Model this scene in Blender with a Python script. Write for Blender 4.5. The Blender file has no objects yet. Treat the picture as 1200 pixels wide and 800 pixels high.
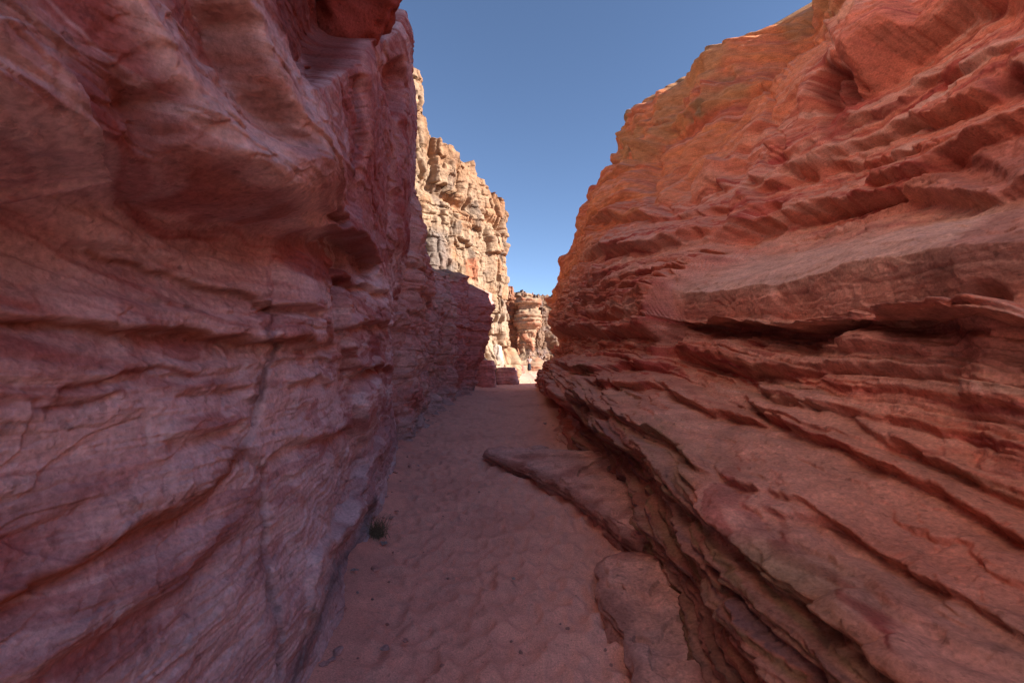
import bpy, bmesh, math, random
import numpy as np
from mathutils import Vector

# ------------------------------------------------------------------ camera, sky, sun, exposure
scene = bpy.context.scene
COL = scene.collection
EYE = 1.6
F = 533.0                                   # focal length in pixels of the 1200x800 photograph
HOR = 420.0                                 # row of the horizon

cam_d = bpy.data.cameras.new('camera')
cam_d.sensor_width = 36.0
cam_d.lens = 36.0 * F / 1200.0
cam_d.shift_y = (HOR - 400.0) / 1200.0
cam_d.clip_start = 0.05
cam_d.clip_end = 6000
cam_d.dof.use_dof = True
cam_d.dof.focus_distance = 7.0
cam_d.dof.aperture_fstop = 9.0
cam = bpy.data.objects.new('camera', cam_d)
cam.location = (0, 0, EYE)
cam.rotation_euler = (math.radians(90), 0, 0)
COL.objects.link(cam)
scene.camera = cam

SUN_EL, SUN_AZ = math.radians(27.5), math.atan2(0.95, -0.31)      # azimuth clockwise from +Y
world = bpy.data.worlds.new('World')
scene.world = world
world.use_nodes = True
wn = world.node_tree
bg = wn.nodes['Background']
sky = wn.nodes.new('ShaderNodeTexSky')
sky.sky_type = 'NISHITA'
sky.sun_disc = False
sky.sun_elevation = SUN_EL
sky.sun_rotation = SUN_AZ
sky.altitude = 2600
sky.air_density = 0.8
sky.dust_density = 0.6
sky.ozone_density = 1.6
wn.links.new(sky.outputs[0], bg.inputs['Color'])
bg.inputs['Strength'].default_value = 0.05

sun_d = bpy.data.lights.new('sun', 'SUN')
sun_d.energy = 3.3
sun_d.angle = math.radians(0.5)
sun_d.color = (1.0, 0.94, 0.86)
sun = bpy.data.objects.new('sun', sun_d)
to_sun = Vector((math.sin(SUN_AZ) * math.cos(SUN_EL), math.cos(SUN_AZ) * math.cos(SUN_EL), math.sin(SUN_EL)))
sun.rotation_euler = to_sun.to_track_quat('Z', 'Y').to_euler()
sun.location = (30, -10, 40)
COL.objects.link(sun)

scene.view_settings.view_transform = 'Standard'
scene.view_settings.look = 'None'
scene.view_settings.gamma = 1.0
scene.view_settings.use_curve_mapping = False
scene.view_settings.exposure = 2.22
scene.cycles.max_bounces = 14
scene.cycles.diffuse_bounces = 10

# ------------------------------------------------------------------ noise and small maths
f32 = np.float32
_rs = np.random.RandomState(7)
PERM = _rs.permutation(4096).astype(np.int32)
GRAD = _rs.normal(size=(4096, 3)).astype(f32)
GRAD /= np.linalg.norm(GRAD, axis=1, keepdims=True)

def _h(ix, iy, iz):
    return PERM[(PERM[(PERM[ix & 4095] + iy) & 4095] + iz) & 4095]

def perlin(x, y, z):
    x, y, z = np.broadcast_arrays(np.asarray(x, f32), np.asarray(y, f32), np.asarray(z, f32))
    xi, yi, zi = np.floor(x), np.floor(y), np.floor(z)
    fx, fy, fz = x - xi, y - yi, z - zi
    xi, yi, zi = xi.astype(np.int32), yi.astype(np.int32), zi.astype(np.int32)
    u = fx * fx * fx * (fx * (fx * 6 - 15) + 10)
    v = fy * fy * fy * (fy * (fy * 6 - 15) + 10)
    w = fz * fz * fz * (fz * (fz * 6 - 15) + 10)
    def g(a, b, c):
        q = GRAD[_h(xi + a, yi + b, zi + c)]
        return q[..., 0] * (fx - a) + q[..., 1] * (fy - b) + q[..., 2] * (fz - c)
    x00 = g(0, 0, 0) * (1 - u) + g(1, 0, 0) * u
    x10 = g(0, 1, 0) * (1 - u) + g(1, 1, 0) * u
    x01 = g(0, 0, 1) * (1 - u) + g(1, 0, 1) * u
    x11 = g(0, 1, 1) * (1 - u) + g(1, 1, 1) * u
    return ((x00 * (1 - v) + x10 * v) * (1 - w) + (x01 * (1 - v) + x11 * v) * w) * f32(1.5)

def fbm(x, y, z, octaves=4, gain=0.5, ridged=False):
    s, a = 0, 1.0
    for o in range(octaves):
        k = 2.03 ** o
        n = perlin(x * k + 17.3 * o, y * k - 9.1 * o, z * k + 5.7 * o)
        if ridged:
            n = 1 - 2 * np.abs(n)
        s = s + a * n
        a *= gain
    return s

def sm(a, b, x):
    t = np.clip((x - a) / (b - a), 0, 1)
    return t * t * (3 - 2 * t)

def lut(x, xs, ys):
    return np.interp(x, xs, ys).astype(f32)

def blur(a, n):
    for _ in range(n):
        a = np.concatenate([a[:1], .25 * a[:-2] + .5 * a[1:-1] + .25 * a[2:], a[-1:]], 0)
        a = np.concatenate([a[:, :1], .25 * a[:, :-2] + .5 * a[:, 1:-1] + .25 * a[:, 2:], a[:, -1:]], 1)
    return a

def scars(x, y, z, n=3.0, octaves=4):
    """flaked plates: level patches parted by low crisp edges"""
    q = n * fbm(x, y, z, octaves, .55)
    f = np.floor(q)
    return f + sm(0, .10, q - f) - .75 * q - .5

def rnd(i, j=0, k=0):
    return _h(np.asarray(i, np.int32), np.asarray(j, np.int32), np.asarray(k, np.int32)).astype(f32) / 4096

def beds(b, u, mean, seed, wob=0.5, rnd_pow=4.0, u_len=2.0):
    """Bedded rock: protrusion of each bed, with a notch at every bedding plane."""
    rs = np.random.RandomState(seed)
    th = mean * np.exp(rs.normal(0, 0.55, 4000))
    lo = float(b.min()) - 1
    bd = lo + np.cumsum(th)
    n = int(np.searchsorted(bd, float(b.max()) + 1)) + 2
    bd = bd[:n]; th = th[:n]
    i = np.clip(np.searchsorted(bd, b.ravel()).reshape(b.shape), 1, n - 1)
    fr = ((b - bd[i - 1]) / th[i]).astype(f32)
    hard = rs.rand(4000).astype(f32)[i]
    var = perlin(u / u_len, i * 7.31 + seed, seed * 1.7)
    shape = 1 - np.abs(2 * np.clip(fr, 0, 1) - 1) ** rnd_pow
    return (hard - 0.5 + wob * var) * shape - 0.35 * (1 - shape), i, fr

def ledges(b, u, mean, seed, u_len=1.5, lip=.86, ragged=.12):
    """Stepped beds: each sticks out most at its top edge and is undercut at its foot; beds come and go along the wall."""
    rs = np.random.RandomState(seed)
    th = mean * np.exp(rs.normal(0, 0.5, 4000))
    bd = float(b.min()) - 1 + np.cumsum(th)
    i = np.clip(np.searchsorted(bd, b.ravel()).reshape(b.shape), 1, 3999)
    fr = ((b - bd[i - 1]) / th[i]).astype(f32)
    L = u_len * .55 * (.5 + rnd(i, seed + 3))
    k = np.floor(u / L + 11 * rnd(i, seed)).astype(np.int32)
    step = rnd(i, k, seed + 2)
    e = 1 - np.abs(2 * (u / L + 11 * rnd(i, seed) - k) - 1) ** 6
    fr = fr + ragged * perlin(u * 3.1 / u_len, i * 3.7, b * 2. / mean) * (fr < .9)
    hard = rs.rand(4000).astype(f32)[i] ** 1.3
    var = sm(-.5, .6, perlin(u / u_len, i * 7.31 + seed, seed * 1.7))
    shape = sm(0.0, .1, fr) * (.65 + .35 * fr) * (1 - sm(lip, 1.0, fr))
    return (.15 + hard) * (.15 + .4 * var + .6 * step) * shape * (.55 + .45 * e), i

def joints(i, u, mean, seed, pw=6.0):
    """Vertical joints: block index along u within bed i, block protrusion and the notch between blocks."""
    L = mean * (0.6 + 0.9 * rnd(i, seed))
    q = u / L + 13 * rnd(i, seed + 5)
    k = np.floor(q).astype(np.int32)
    fr = q - k
    shape = 1 - np.abs(2 * fr - 1) ** pw
    return (rnd(i, k, seed + 9) - 0.5) * shape - 0.35 * (1 - shape)

# ------------------------------------------------------------------ features drawn on a rock face
def pix(P):
    y = np.maximum(P[..., 1], 0.3)
    px = 600 + F * P[..., 0] / y
    py = HOR - F * (P[..., 2] - EYE) / y
    px = np.where(P[..., 1] < 0.3, -9999, px)
    return px.astype(f32), py.astype(f32)

def line_dist(px, py, pts):
    """signed distance (above a left-to-right line is positive), |distance|, place along the line 0..1"""
    best = np.full(px.shape, 1e9, f32); sg = np.zeros(px.shape, f32); tt = np.zeros(px.shape, f32)
    seg = [math.hypot(b[0] - a[0], b[1] - a[1]) for a, b in zip(pts[:-1], pts[1:])]
    tot = sum(seg); acc = 0
    for (a, b), L in zip(zip(pts[:-1], pts[1:]), seg):
        dx, dy = (b[0] - a[0]) / L, (b[1] - a[1]) / L
        rx, ry = px - a[0], py - a[1]
        t = np.clip(rx * dx + ry * dy, 0, L)
        d = np.hypot(rx - t * dx, ry - t * dy)
        c = -(dx * ry - dy * rx)
        m = d < best
        best = np.where(m, d, best); sg = np.where(m, np.sign(c), sg); tt = np.where(m, (acc + t) / tot, tt)
        acc += L
    return best * sg, best, tt

def poly_sd(px, py, pts):
    """positive inside"""
    d = np.full(px.shape, 1e9, f32); ins = np.zeros(px.shape, bool)
    n = len(pts)
    for k in range(n):
        a, b = pts[k], pts[(k + 1) % n]
        L2 = (b[0] - a[0]) ** 2 + (b[1] - a[1]) ** 2
        t = np.clip(((px - a[0]) * (b[0] - a[0]) + (py - a[1]) * (b[1] - a[1])) / L2, 0, 1)
        d = np.minimum(d, np.hypot(px - a[0] - t * (b[0] - a[0]), py - a[1] - t * (b[1] - a[1])))
        if a[1] != b[1]:
            cr = ((a[1] > py) != (b[1] > py)) & (px < (b[0] - a[0]) * (py - a[1]) / (b[1] - a[1]) + a[0])
            ins ^= cr
    return np.where(ins, d, -d)

def bbox(px, py, pts, m):
    xs = [p[0] for p in pts]; ys = [p[1] for p in pts]
    return (px > min(xs) - m) & (px < max(xs) + m) & (py > min(ys) - m) & (py < max(ys) + m)

def features(px, py, feats, warp=None):
    """protrusion in pixel units at the rock's own depth"""
    out = np.zeros(px.shape, f32)
    if warp is not None:
        px = px + warp[0]; py = py + warp[1]
    for ft in feats:
        kind, pts = ft[0], ft[1]
        if kind == 'pit':
            (cx, cy), rx, ry, ang, A = pts, ft[2], ft[3], math.radians(ft[4]), ft[5]
            m = bbox(px, py, [(cx, cy)], 3 * max(rx, ry))
            X, Y = px[m] - cx, py[m] - cy
            c, s = math.cos(ang), math.sin(ang)
            q = ((X * c + Y * s) / rx) ** 2 + ((-X * s + Y * c) / ry) ** 2
            out[m] += A * np.exp(-q ** 1.6)
        elif kind == 'poly':
            A, soft = ft[2], ft[3]
            m = bbox(px, py, pts, soft * 2)
            out[m] += A * sm(-soft, soft, poly_sd(px[m], py[m], pts))
        elif kind == 'ridge':
            A, wu, wd = ft[2:5]
            m = bbox(px, py, pts, 3 * max(wu, wd))
            s, d, t = line_dist(px[m], py[m], pts)
            e = np.clip(np.minimum(t, 1 - t) / 0.12, 0, 1) if len(ft) < 6 else 1
            out[m] += A * np.exp(-(s / np.where(s > 0, wu, wd)) ** 2) * e
        elif kind == 'lip':
            A, wu, wd, U = ft[2:6]
            m = bbox(px, py, pts, 3 * max(wu, 3 * wd))
            s, d, t = line_dist(px[m], py[m], pts)
            e = sm(0, 0.12, np.minimum(t, 1 - t)) if len(ft) < 7 else 1
            dn = sm(0, wd, -s)
            v = np.where(s > 0, A * np.exp(-(s / wu) ** 2), A * (1 - dn) - U * dn * np.exp(-(np.maximum(-s - wd, 0) / (3 * wd)) ** 2))
            out[m] += v * e
        elif kind == 'crack':
            w, A = ft[2:4]
            m = bbox(px, py, pts, 4 * w)
            s, d, t = line_dist(px[m], py[m], pts)
            we = w * (.5 + .9 * np.abs(np.sin(t * 23 + 1.3 * np.sin(t * 61))))
            out[m] -= A * np.exp(-(d / we) ** 2)
    return out

def stains_and_light(px, py, col, feats, warp):  # blends stains, painted highlights and hollow shade into the rock colour
    px = px + warp[0]; py = py + warp[1]
    for kind, pts, w, c, a in feats:
        m = bbox(px, py, pts, 3 * w)
        if kind == 'line':
            s, d, t = line_dist(px[m], py[m], pts)
            k = a * np.exp(-(d / w) ** 2)
        else:
            k = a * sm(-w, w, poly_sd(px[m], py[m], pts))
        col[m] = col[m] * (1 - k[:, None]) + np.array(c, f32) * k[:, None]
    return col

def mixc(a, b, k):
    return a * (1 - k[..., None]) + np.asarray(b, f32) * k[..., None]

# ------------------------------------------------------------------ meshes
def tag(o, label=None, cat=None, group=None, kind=None):
    if label: o['label'] = label
    if cat: o['category'] = cat
    if group: o['group'] = group
    if kind: o['kind'] = kind
    return o

def grid_obj(name, P, mat, col=None, parent=None, flip=False, keep=None):
    R, C = P.shape[:2]
    me = bpy.data.meshes.new(name)
    idx = np.arange(R * C, dtype=np.int32).reshape(R, C)
    q = np.stack([idx[:-1, :-1], idx[:-1, 1:], idx[1:, 1:], idx[1:, :-1]], -1)
    if flip: q = q[..., ::-1]
    if keep is not None:
        q = q[keep]
    q = q.reshape(-1, 4)
    V = P.reshape(-1, 3)
    cf = None if col is None else col.reshape(-1, 3)
    if keep is not None:
        used = np.unique(q)
        re = np.zeros(R * C, np.int32); re[used] = np.arange(len(used))
        q = re[q]; V = V[used]
        if cf is not None: cf = cf[used]
    n = len(q)
    me.vertices.add(len(V)); me.vertices.foreach_set('co', np.ascontiguousarray(V, f32).ravel())
    me.loops.add(n * 4); me.loops.foreach_set('vertex_index', np.ascontiguousarray(q).ravel())
    me.polygons.add(n); me.polygons.foreach_set('loop_start', np.arange(0, n * 4, 4, dtype=np.int32))
    me.polygons.foreach_set('use_smooth', np.ones(n, bool))
    me.update(calc_edges=True)
    set_col(me, cf)
    me.materials.append(mat)
    o = bpy.data.objects.new(name, me)
    COL.objects.link(o)
    if parent: o.parent = parent
    return o

def set_col(me, cf):
    if cf is None: return
    a = me.color_attributes.new('rock_colour', 'FLOAT_COLOR', 'POINT')
    c4 = np.ones((len(cf), 4), f32); c4[:, :3] = np.clip(cf, 0.004, 0.9)
    a.data.foreach_set('color', c4.ravel())

def normals(P):
    du = np.gradient(P, axis=1); dv = np.gradient(P, axis=0)
    n = np.cross(du, dv)
    return n / (np.linalg.norm(n, axis=-1, keepdims=True) + 1e-9)

# ------------------------------------------------------------------ materials
def N(nt, kind, **kw):
    n = nt.nodes.new(kind)
    for k, v in kw.items(): setattr(n, k, v)
    return n

def rock_material(name, bump=0.5, scale=1.0, lam=0.35, rough=0.92, bump_dist=0.02, colour=None, var=0.5, lam_bump=.3):
    m = bpy.data.materials.new(name); m.use_nodes = True
    nt = m.node_tree; L = nt.links; b = nt.nodes['Principled BSDF']
    tc = N(nt, 'ShaderNodeTexCoord')
    mp = N(nt, 'ShaderNodeMapping'); mp.inputs['Scale'].default_value = (scale, scale, scale * 2.0)
    L.new(tc.outputs['Object'], mp.inputs['Vector'])
    big = N(nt, 'ShaderNodeTexNoise'); big.inputs['Scale'].default_value = 4; big.inputs['Detail'].default_value = 9; big.inputs['Roughness'].default_value = 0.65
    L.new(mp.outputs[0], big.inputs['Vector'])
    fine = N(nt, 'ShaderNodeTexNoise'); fine.inputs['Scale'].default_value = 55 * scale; fine.inputs['Detail'].default_value = 9; fine.inputs['Roughness'].default_value = 0.7
    L.new(tc.outputs['Object'], fine.inputs['Vector'])
    ml = N(nt, 'ShaderNodeMapping'); ml.inputs['Scale'].default_value = (1.2 * scale, 1.2 * scale, 26 * scale)
    L.new(tc.outputs['Object'], ml.inputs['Vector'])
    lm = N(nt, 'ShaderNodeTexNoise'); lm.inputs['Scale'].default_value = 1.6; lm.inputs['Detail'].default_value = 7; lm.inputs['Roughness'].default_value = 0.6; lm.inputs['Distortion'].default_value = 0.6
    L.new(ml.outputs[0], lm.inputs['Vector'])
    if colour is None:
        at = N(nt, 'ShaderNodeVertexColor', layer_name='rock_colour'); base = at.outputs['Color']
    else:
        rgb = N(nt, 'ShaderNodeRGB'); rgb.outputs[0].default_value = (*colour, 1); base = rgb.outputs[0]
    def mul(src, lo, hi, fac_from):
        r = N(nt, 'ShaderNodeMapRange'); r.inputs['From Min'].default_value = 0.3; r.inputs['From Max'].default_value = 0.7
        r.inputs['To Min'].default_value = lo; r.inputs['To Max'].default_value = hi
        L.new(fac_from, r.inputs['Value'])
        x = N(nt, 'ShaderNodeVectorMath', operation='SCALE')
        L.new(src, x.inputs[0]); L.new(r.outputs[0], x.inputs['Scale'])
        return x.outputs[0]
    c = mul(base, 1 - 0.45 * var, 1 + 0.4 * var, big.outputs['Fac'])
    c = mul(c, 1 - lam, 1 + lam * 0.8, lm.outputs['Fac'])
    c = mul(c, 0.66, 1.26, fine.outputs['Fac'])
    vo = N(nt, 'ShaderNodeTexVoronoi'); vo.inputs['Scale'].default_value = 16 * scale; vo.inputs['Randomness'].default_value = 1
    wv = N(nt, 'ShaderNodeVectorMath', operation='MULTIPLY_ADD'); wv.inputs[1].default_value = (.06, .06, .06)
    L.new(fine.outputs['Color'], wv.inputs[0]); L.new(tc.outputs['Object'], wv.inputs[2]); L.new(wv.outputs[0], vo.inputs['Vector'])
    vs_ = N(nt, 'ShaderNodeSeparateColor'); L.new(vo.outputs['Color'], vs_.inputs[0])
    th = N(nt, 'ShaderNodeMath', operation='MULTIPLY_ADD'); th.inputs[1].default_value = .16; th.inputs[2].default_value = -.085
    L.new(vs_.outputs[0], th.inputs[0])
    pit = N(nt, 'ShaderNodeMath', operation='SUBTRACT'); L.new(vo.outputs['Distance'], pit.inputs[0]); L.new(th.outputs[0], pit.inputs[1])
    pr = N(nt, 'ShaderNodeMapRange'); pr.inputs['From Min'].default_value = .12; pr.inputs['From Max'].default_value = .22
    pr.inputs['To Min'].default_value = .72; pr.inputs['To Max'].default_value = 1.0
    L.new(pit.outputs[0], pr.inputs['Value'])
    px_ = N(nt, 'ShaderNodeVectorMath', operation='SCALE'); L.new(c, px_.inputs[0]); L.new(pr.outputs[0], px_.inputs['Scale']); c = px_.outputs[0]
    L.new(c, b.inputs['Base Color'])
    b.inputs['Roughness'].default_value = rough
    b.inputs['Specular IOR Level'].default_value = 0.15
    a1 = N(nt, 'ShaderNodeMath', operation='MULTIPLY_ADD'); a1.inputs[1].default_value = 0.35
    L.new(fine.outputs['Fac'], a1.inputs[0]); L.new(big.outputs['Fac'], a1.inputs[2])
    a2 = N(nt, 'ShaderNodeMath', operation='MULTIPLY_ADD'); a2.inputs[1].default_value = lam_bump
    L.new(lm.outputs['Fac'], a2.inputs[0]); L.new(a1.outputs[0], a2.inputs[2])
    rg_ = N(nt, 'ShaderNodeTexNoise', noise_type='RIDGED_MULTIFRACTAL'); rg_.inputs['Scale'].default_value = 2.6; rg_.inputs['Detail'].default_value = 8; rg_.inputs['Roughness'].default_value = 0.55
    L.new(mp.outputs[0], rg_.inputs['Vector'])
    a3 = N(nt, 'ShaderNodeMath', operation='MULTIPLY_ADD'); a3.inputs[1].default_value = -0.22
    L.new(rg_.outputs['Fac'], a3.inputs[0]); L.new(a2.outputs[0], a3.inputs[2]); a2 = a3
    bp = N(nt, 'ShaderNodeBump'); bp.inputs['Strength'].default_value = bump; bp.inputs['Distance'].default_value = bump_dist
    L.new(a2.outputs[0], bp.inputs['Height']); L.new(bp.outputs[0], b.inputs['Normal'])
    return m

M_ROCK = rock_material('pink_sandstone', bump=0.85, bump_dist=0.03, lam=0.12, lam_bump=.3, var=.65)
M_SMOOTH = rock_material('smooth_sandstone', bump=0.8, bump_dist=0.022, lam=0.06, var=0.4, lam_bump=.25)
M_FAR = rock_material('pale_sandstone', bump=0.6, scale=0.45, bump_dist=0.06, lam=0.08, var=0.7, lam_bump=.2)

def sand_material():
    m = rock_material('red_sand', bump=0.35, scale=2.0, lam=0.04, bump_dist=0.006, var=0.25, rough=0.97)
    return m
M_SAND = sand_material()

PINK = np.array((0.56, 0.27, 0.21), f32)
PALE = np.array((0.66, 0.45, 0.38), f32)
DEEP = np.array((0.42, 0.095, 0.07), f32)
WINE = np.array((0.37, 0.1, 0.1), f32)
ORANGE = np.array((0.74, 0.255, 0.1), f32)
OCHRE = np.array((0.52, 0.27, 0.12), f32)
OLIVE = np.array((0.24, 0.16, 0.085), f32)
GREY = np.array((0.2, 0.17, 0.17), f32)
CREAM = np.array((0.285, 0.19, 0.125), f32)
SANDC = np.array((0.78, 0.4, 0.295), f32)

# ------------------------------------------------------------------ the sand floor
LEFT_Y = [-30, -8, 0, 2.2, 3.5, 4.7, 7.7, 11.4, 15, 20, 22, 23.6, 26]
LEFT_X = [-1.2, -1.1, -0.97, -1.0, -1.23, -1.40, -1.98, -2.32, -2.40, -2.30, -2.05, -1.95, -1.9]
RIGHT_Y = [-30, -8, 0, 2.2, 3.9, 5, 7, 9, 12, 18, 24.5]
RIGHT_X = [1.6, 1.3, 1.05, 1.05, 1.15, 1.2, 1.2, 1.08, 0.98, 1.3, 1.75]

def ground_z(x, y, detail=True):
    lx, rx = lut(y, LEFT_Y, LEFT_X), lut(y, RIGHT_Y, RIGHT_X)
    z = 0.03 * fbm(x * 0.9, y * 0.6, 3.3, 3)
    z += 0.10 * np.exp(-np.maximum(x - lx, 0) / 0.22) + 0.07 * np.exp(-np.maximum(rx - x, 0) / 0.25)
    z += 0.08 * sm(30, 45, y) + 0.6 * sm(60, 150, y)
    return z

def make_sand():
    v = np.concatenate([np.linspace(-3000, -40, 6), np.linspace(-30, 0.3, 14), np.geomspace(0.55, 45, 820), np.geomspace(50, 4000, 26)])
    u = np.linspace(-1, 1, 520)
    side = 1 + np.geomspace(0.02, 9000, 34)
    u = np.concatenate([-side[::-1], u, side])
    U, Y = np.meshgrid(u, v)
    w = 0.42 * np.clip(Y, 1.2, 12) + 0.75
    X = 0.1 + U * w
    X, Y = X.astype(f32), Y.astype(f32)
    Z = ground_z(X, Y)
    rng = random.Random(5)
    lx, rx = lut(Y, LEFT_Y, LEFT_X), lut(Y, RIGHT_Y, RIGHT_X)
    edge = sm(0.02, 0.4, X - lx) * sm(0.0, 0.3, rx - X)
    near = (Y > 0.5) & (Y < 40)
    bump = np.zeros_like(Z)
    # trodden sand: overlapping old footprints
    yrow = Y[:, 0]
    for k in range(3000):
        y0 = 1.0 * (34 / 1.0) ** rng.random() if k % 2 else rng.uniform(1, 16)
        l, r = np.interp(y0, LEFT_Y, LEFT_X), np.interp(y0, RIGHT_Y, RIGHT_X)
        x0 = rng.uniform(l + .15, r - .02)
        a = rng.gauss(0, 0.5); L_, W_ = rng.uniform(.085, .155), rng.uniform(.06, .10)
        i0, i1 = np.searchsorted(yrow, y0 - .3), np.searchsorted(yrow, y0 + .3)
        xx, yy = X[i0:i1] - x0, Y[i0:i1] - y0
        c, sn = math.cos(a), math.sin(a)
        q = ((xx * c + yy * sn) / W_) ** 2 + ((-xx * sn + yy * c) / L_) ** 2
        d = rng.uniform(.022, .07)
        bowl = -d * np.clip(1 - q, 0, 1)
        bump[i0:i1] = np.minimum(bump[i0:i1], bowl)
    bump = bump + .008
    for _ in range(1):
        bump[1:-1] = .25 * bump[:-2] + .5 * bump[1:-1] + .25 * bump[2:]
        bump[:, 1:-1] = .25 * bump[:, :-2] + .5 * bump[:, 1:-1] + .25 * bump[:, 2:]
    Z += bump * edge * near
    Z += near * (0.007 * fbm(X * 5, Y * 5, 1.2, 4) + 0.003 * fbm(X * 22, Y * 22, 4.2, 3)) * (0.3 + 0.7 * edge)
    n = fbm(X * 0.5, Y * 0.4, 8.0, 4)
    col = mixc(np.broadcast_to(SANDC, X.shape + (3,)).astype(f32), (0.84, 0.47, 0.36), np.clip(0.4 + n * .7, 0, 1) * .6)
    damp = sm(.1, .5, fbm(X * 1.1, Y * .8, 18.0, 5))
    col = mixc(col, (0.60, 0.29, 0.215), damp * .45)
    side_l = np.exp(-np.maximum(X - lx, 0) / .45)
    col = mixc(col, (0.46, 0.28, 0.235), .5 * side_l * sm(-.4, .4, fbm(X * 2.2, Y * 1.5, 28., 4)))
    P = np.stack([X, Y, Z], -1)
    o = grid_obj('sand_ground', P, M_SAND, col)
    return tag(o, kind='structure')
make_sand()

# ------------------------------------------------------------------ near cliff on the left
def rows_for(zvis, zmax, n_vis, n_top, z0=-0.15):
    a = np.linspace(0, 1, n_vis)[:, None]
    lo = z0 + (zvis - z0)[None] * a
    b = (np.arange(1, n_top + 1) / n_top)[:, None] ** 1.5
    hi = zvis[None] + (zmax - zvis)[None] * b
    return np.concatenate([lo, hi], 0).astype(f32)

L_FEATS = [
    # long bulge that catches the skylight, undercut beneath
    ('ridge', [(90, -160), (150, 0), (198, 82), (264, 154), (325, 208), (376, 252)], 34, 24, 46),
    ('lip', [(140, 222), (200, 232), (250, 245), (310, 254), (376, 264), (420, 277)], 10, 60, 14, 9),
    ('pit', (150, 140), 55, 24, 48, -20),
    # second fin and the brown hollow between
    ('ridge', [(250, -120), (280, -10), (315, 85), (346, 135), (380, 185), (392, 225)], 26, 24, 34),
    ('pit', (248, 40), 26, 80, -16, -26),
    ('pit', (305, 150), 15, 50, -45, -14),
    # dark hollow under the roof
    ('poly', [(312, -200), (500, -200), (470, 5), (452, 28), (430, 50), (402, 72), (368, 96), (345, 74), (328, 36)], -40, 10),
    # fluted buttress
    ('ridge', [(432, 60), (436, 150), (430, 230), (424, 290)], 10, 12, 16),
    ('ridge', [(472, 10), (478, 120), (474, 220), (470, 320)], 8, 18, 14),
    ('poly', [(446, 80), (462, 70), (470, 105), (461, 138), (450, 110)], -10, 5),
    ('crack', [(415, 90), (413, 150), (418, 190)], 3, 5),
    ('pit', (392, 245), 12, 16, 20, -8),
    ('lip', [(376, 235), (400, 258), (430, 285), (446, 292)], 9, 12, 5, 5),
    ('lip', [(383, 262), (410, 278), (444, 304)], 10, 12, 7, 14),
    ('pit', (414, 322), 26, 24, 10, -8),
    # bedding grooves on the wall face
    ('lip', [(-300, 360), (0, 366), (80, 374), (150, 384), (240, 391), (320, 395), (385, 393)], 9, 28, 7, 11),
    ('lip', [(105, 292), (160, 310), (215, 326), (260, 340), (312, 352), (390, 362)], 5, 14, 5, 6),
    ('lip', [(60, 280), (150, 288), (230, 312)], 4, 12, 6, 5),
    ('lip', [(55, 452), (120, 440), (170, 430), (222, 437)], 3, 10, 4, 5),
    ('lip', [(40, 474), (90, 465), (140, 458)], 3, 10, 4, 4),
    ('lip', [(195, 465), (260, 452), (300, 447)], 3, 10, 3, 4),
    ('lip', [(-300, 860), (-100, 756), (0, 702), (60, 672), (130, 632), (180, 607), (215, 590), (250, 562), (288, 530)], 10, 46, 9, 7),
    ('lip', [(190, 520), (240, 500), (290, 496)], 6, 20, 5, 6),
    ('lip', [(-200, 930), (0, 800), (100, 745), (200, 680), (262, 620), (290, 590)], 5, 30, 10, 5),
    ('lip', [(-100, 640), (0, 622), (60, 600), (110, 575)], 3, 26, 10, 3),
    # long joint
    ('crack', [(327, 300), (322, 330), (314, 350), (317, 390), (306, 412), (301, 470), (296, 500), (286, 525), (290, 545), (302, 562), (308, 600), (316, 640), (320, 700), (322, 790)], 3, 9),
    ('crack', [(396, 300), (392, 345), (398, 400), (405, 440)], 4, 8),
    ('poly', [(398, 286), (440, 300), (452, 360), (446, 440), (426, 520), (408, 440), (400, 380)], 6, 5),
    ('pit', (391, 345), 9, 46, 0, -8),
    ('lip', [(396, 322), (425, 332), (455, 346)], 4, 9, 3, 5),
    ('lip', [(398, 384), (430, 374), (462, 380)], 5, 9, 3, 6),
    ('lip', [(404, 440), (430, 424), (458, 430)], 5, 10, 3, 6),
    ('lip', [(330, 450), (360, 442), (395, 446)], 4, 10, 3, 4),
    ('lip', [(322, 400), (350, 404), (392, 402)], 4, 8, 3, 5),
    ('pit', (434, 474), 13, 28, 10, 8),
    ('pit', (450, 512), 9, 22, 10, 6),
    ('lip', [(300, 545), (340, 520), (380, 505), (420, 500)], 4, 14, 4, 4),
    ('poly', [(400, 560), (388, 600), (392, 625), (410, 600), (425, 545), (418, 530)], -9, 4),
    ('poly', [(364, 650), (376, 640), (384, 668), (372, 720), (358, 716)], 7, 4),
    ('lip', [(360, 690), (385, 650), (410, 612), (430, 585)], 5, 14, 6, 5),
]
L_BLOCKS = [
    # blunt block at the picture's edge, standing out in front of the hollow behind it
    ('poly', [(-460, 10), (-160, 0), (-60, 18), (0, 60), (50, 118), (64, 188), (78, 216), (-20, 236), (-120, 256), (-460, 300)], 74, 6),
    ('poly', [(345, -60), (372, -60), (366, 20), (342, 70), (332, 20)], 10, 5),
]
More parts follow.
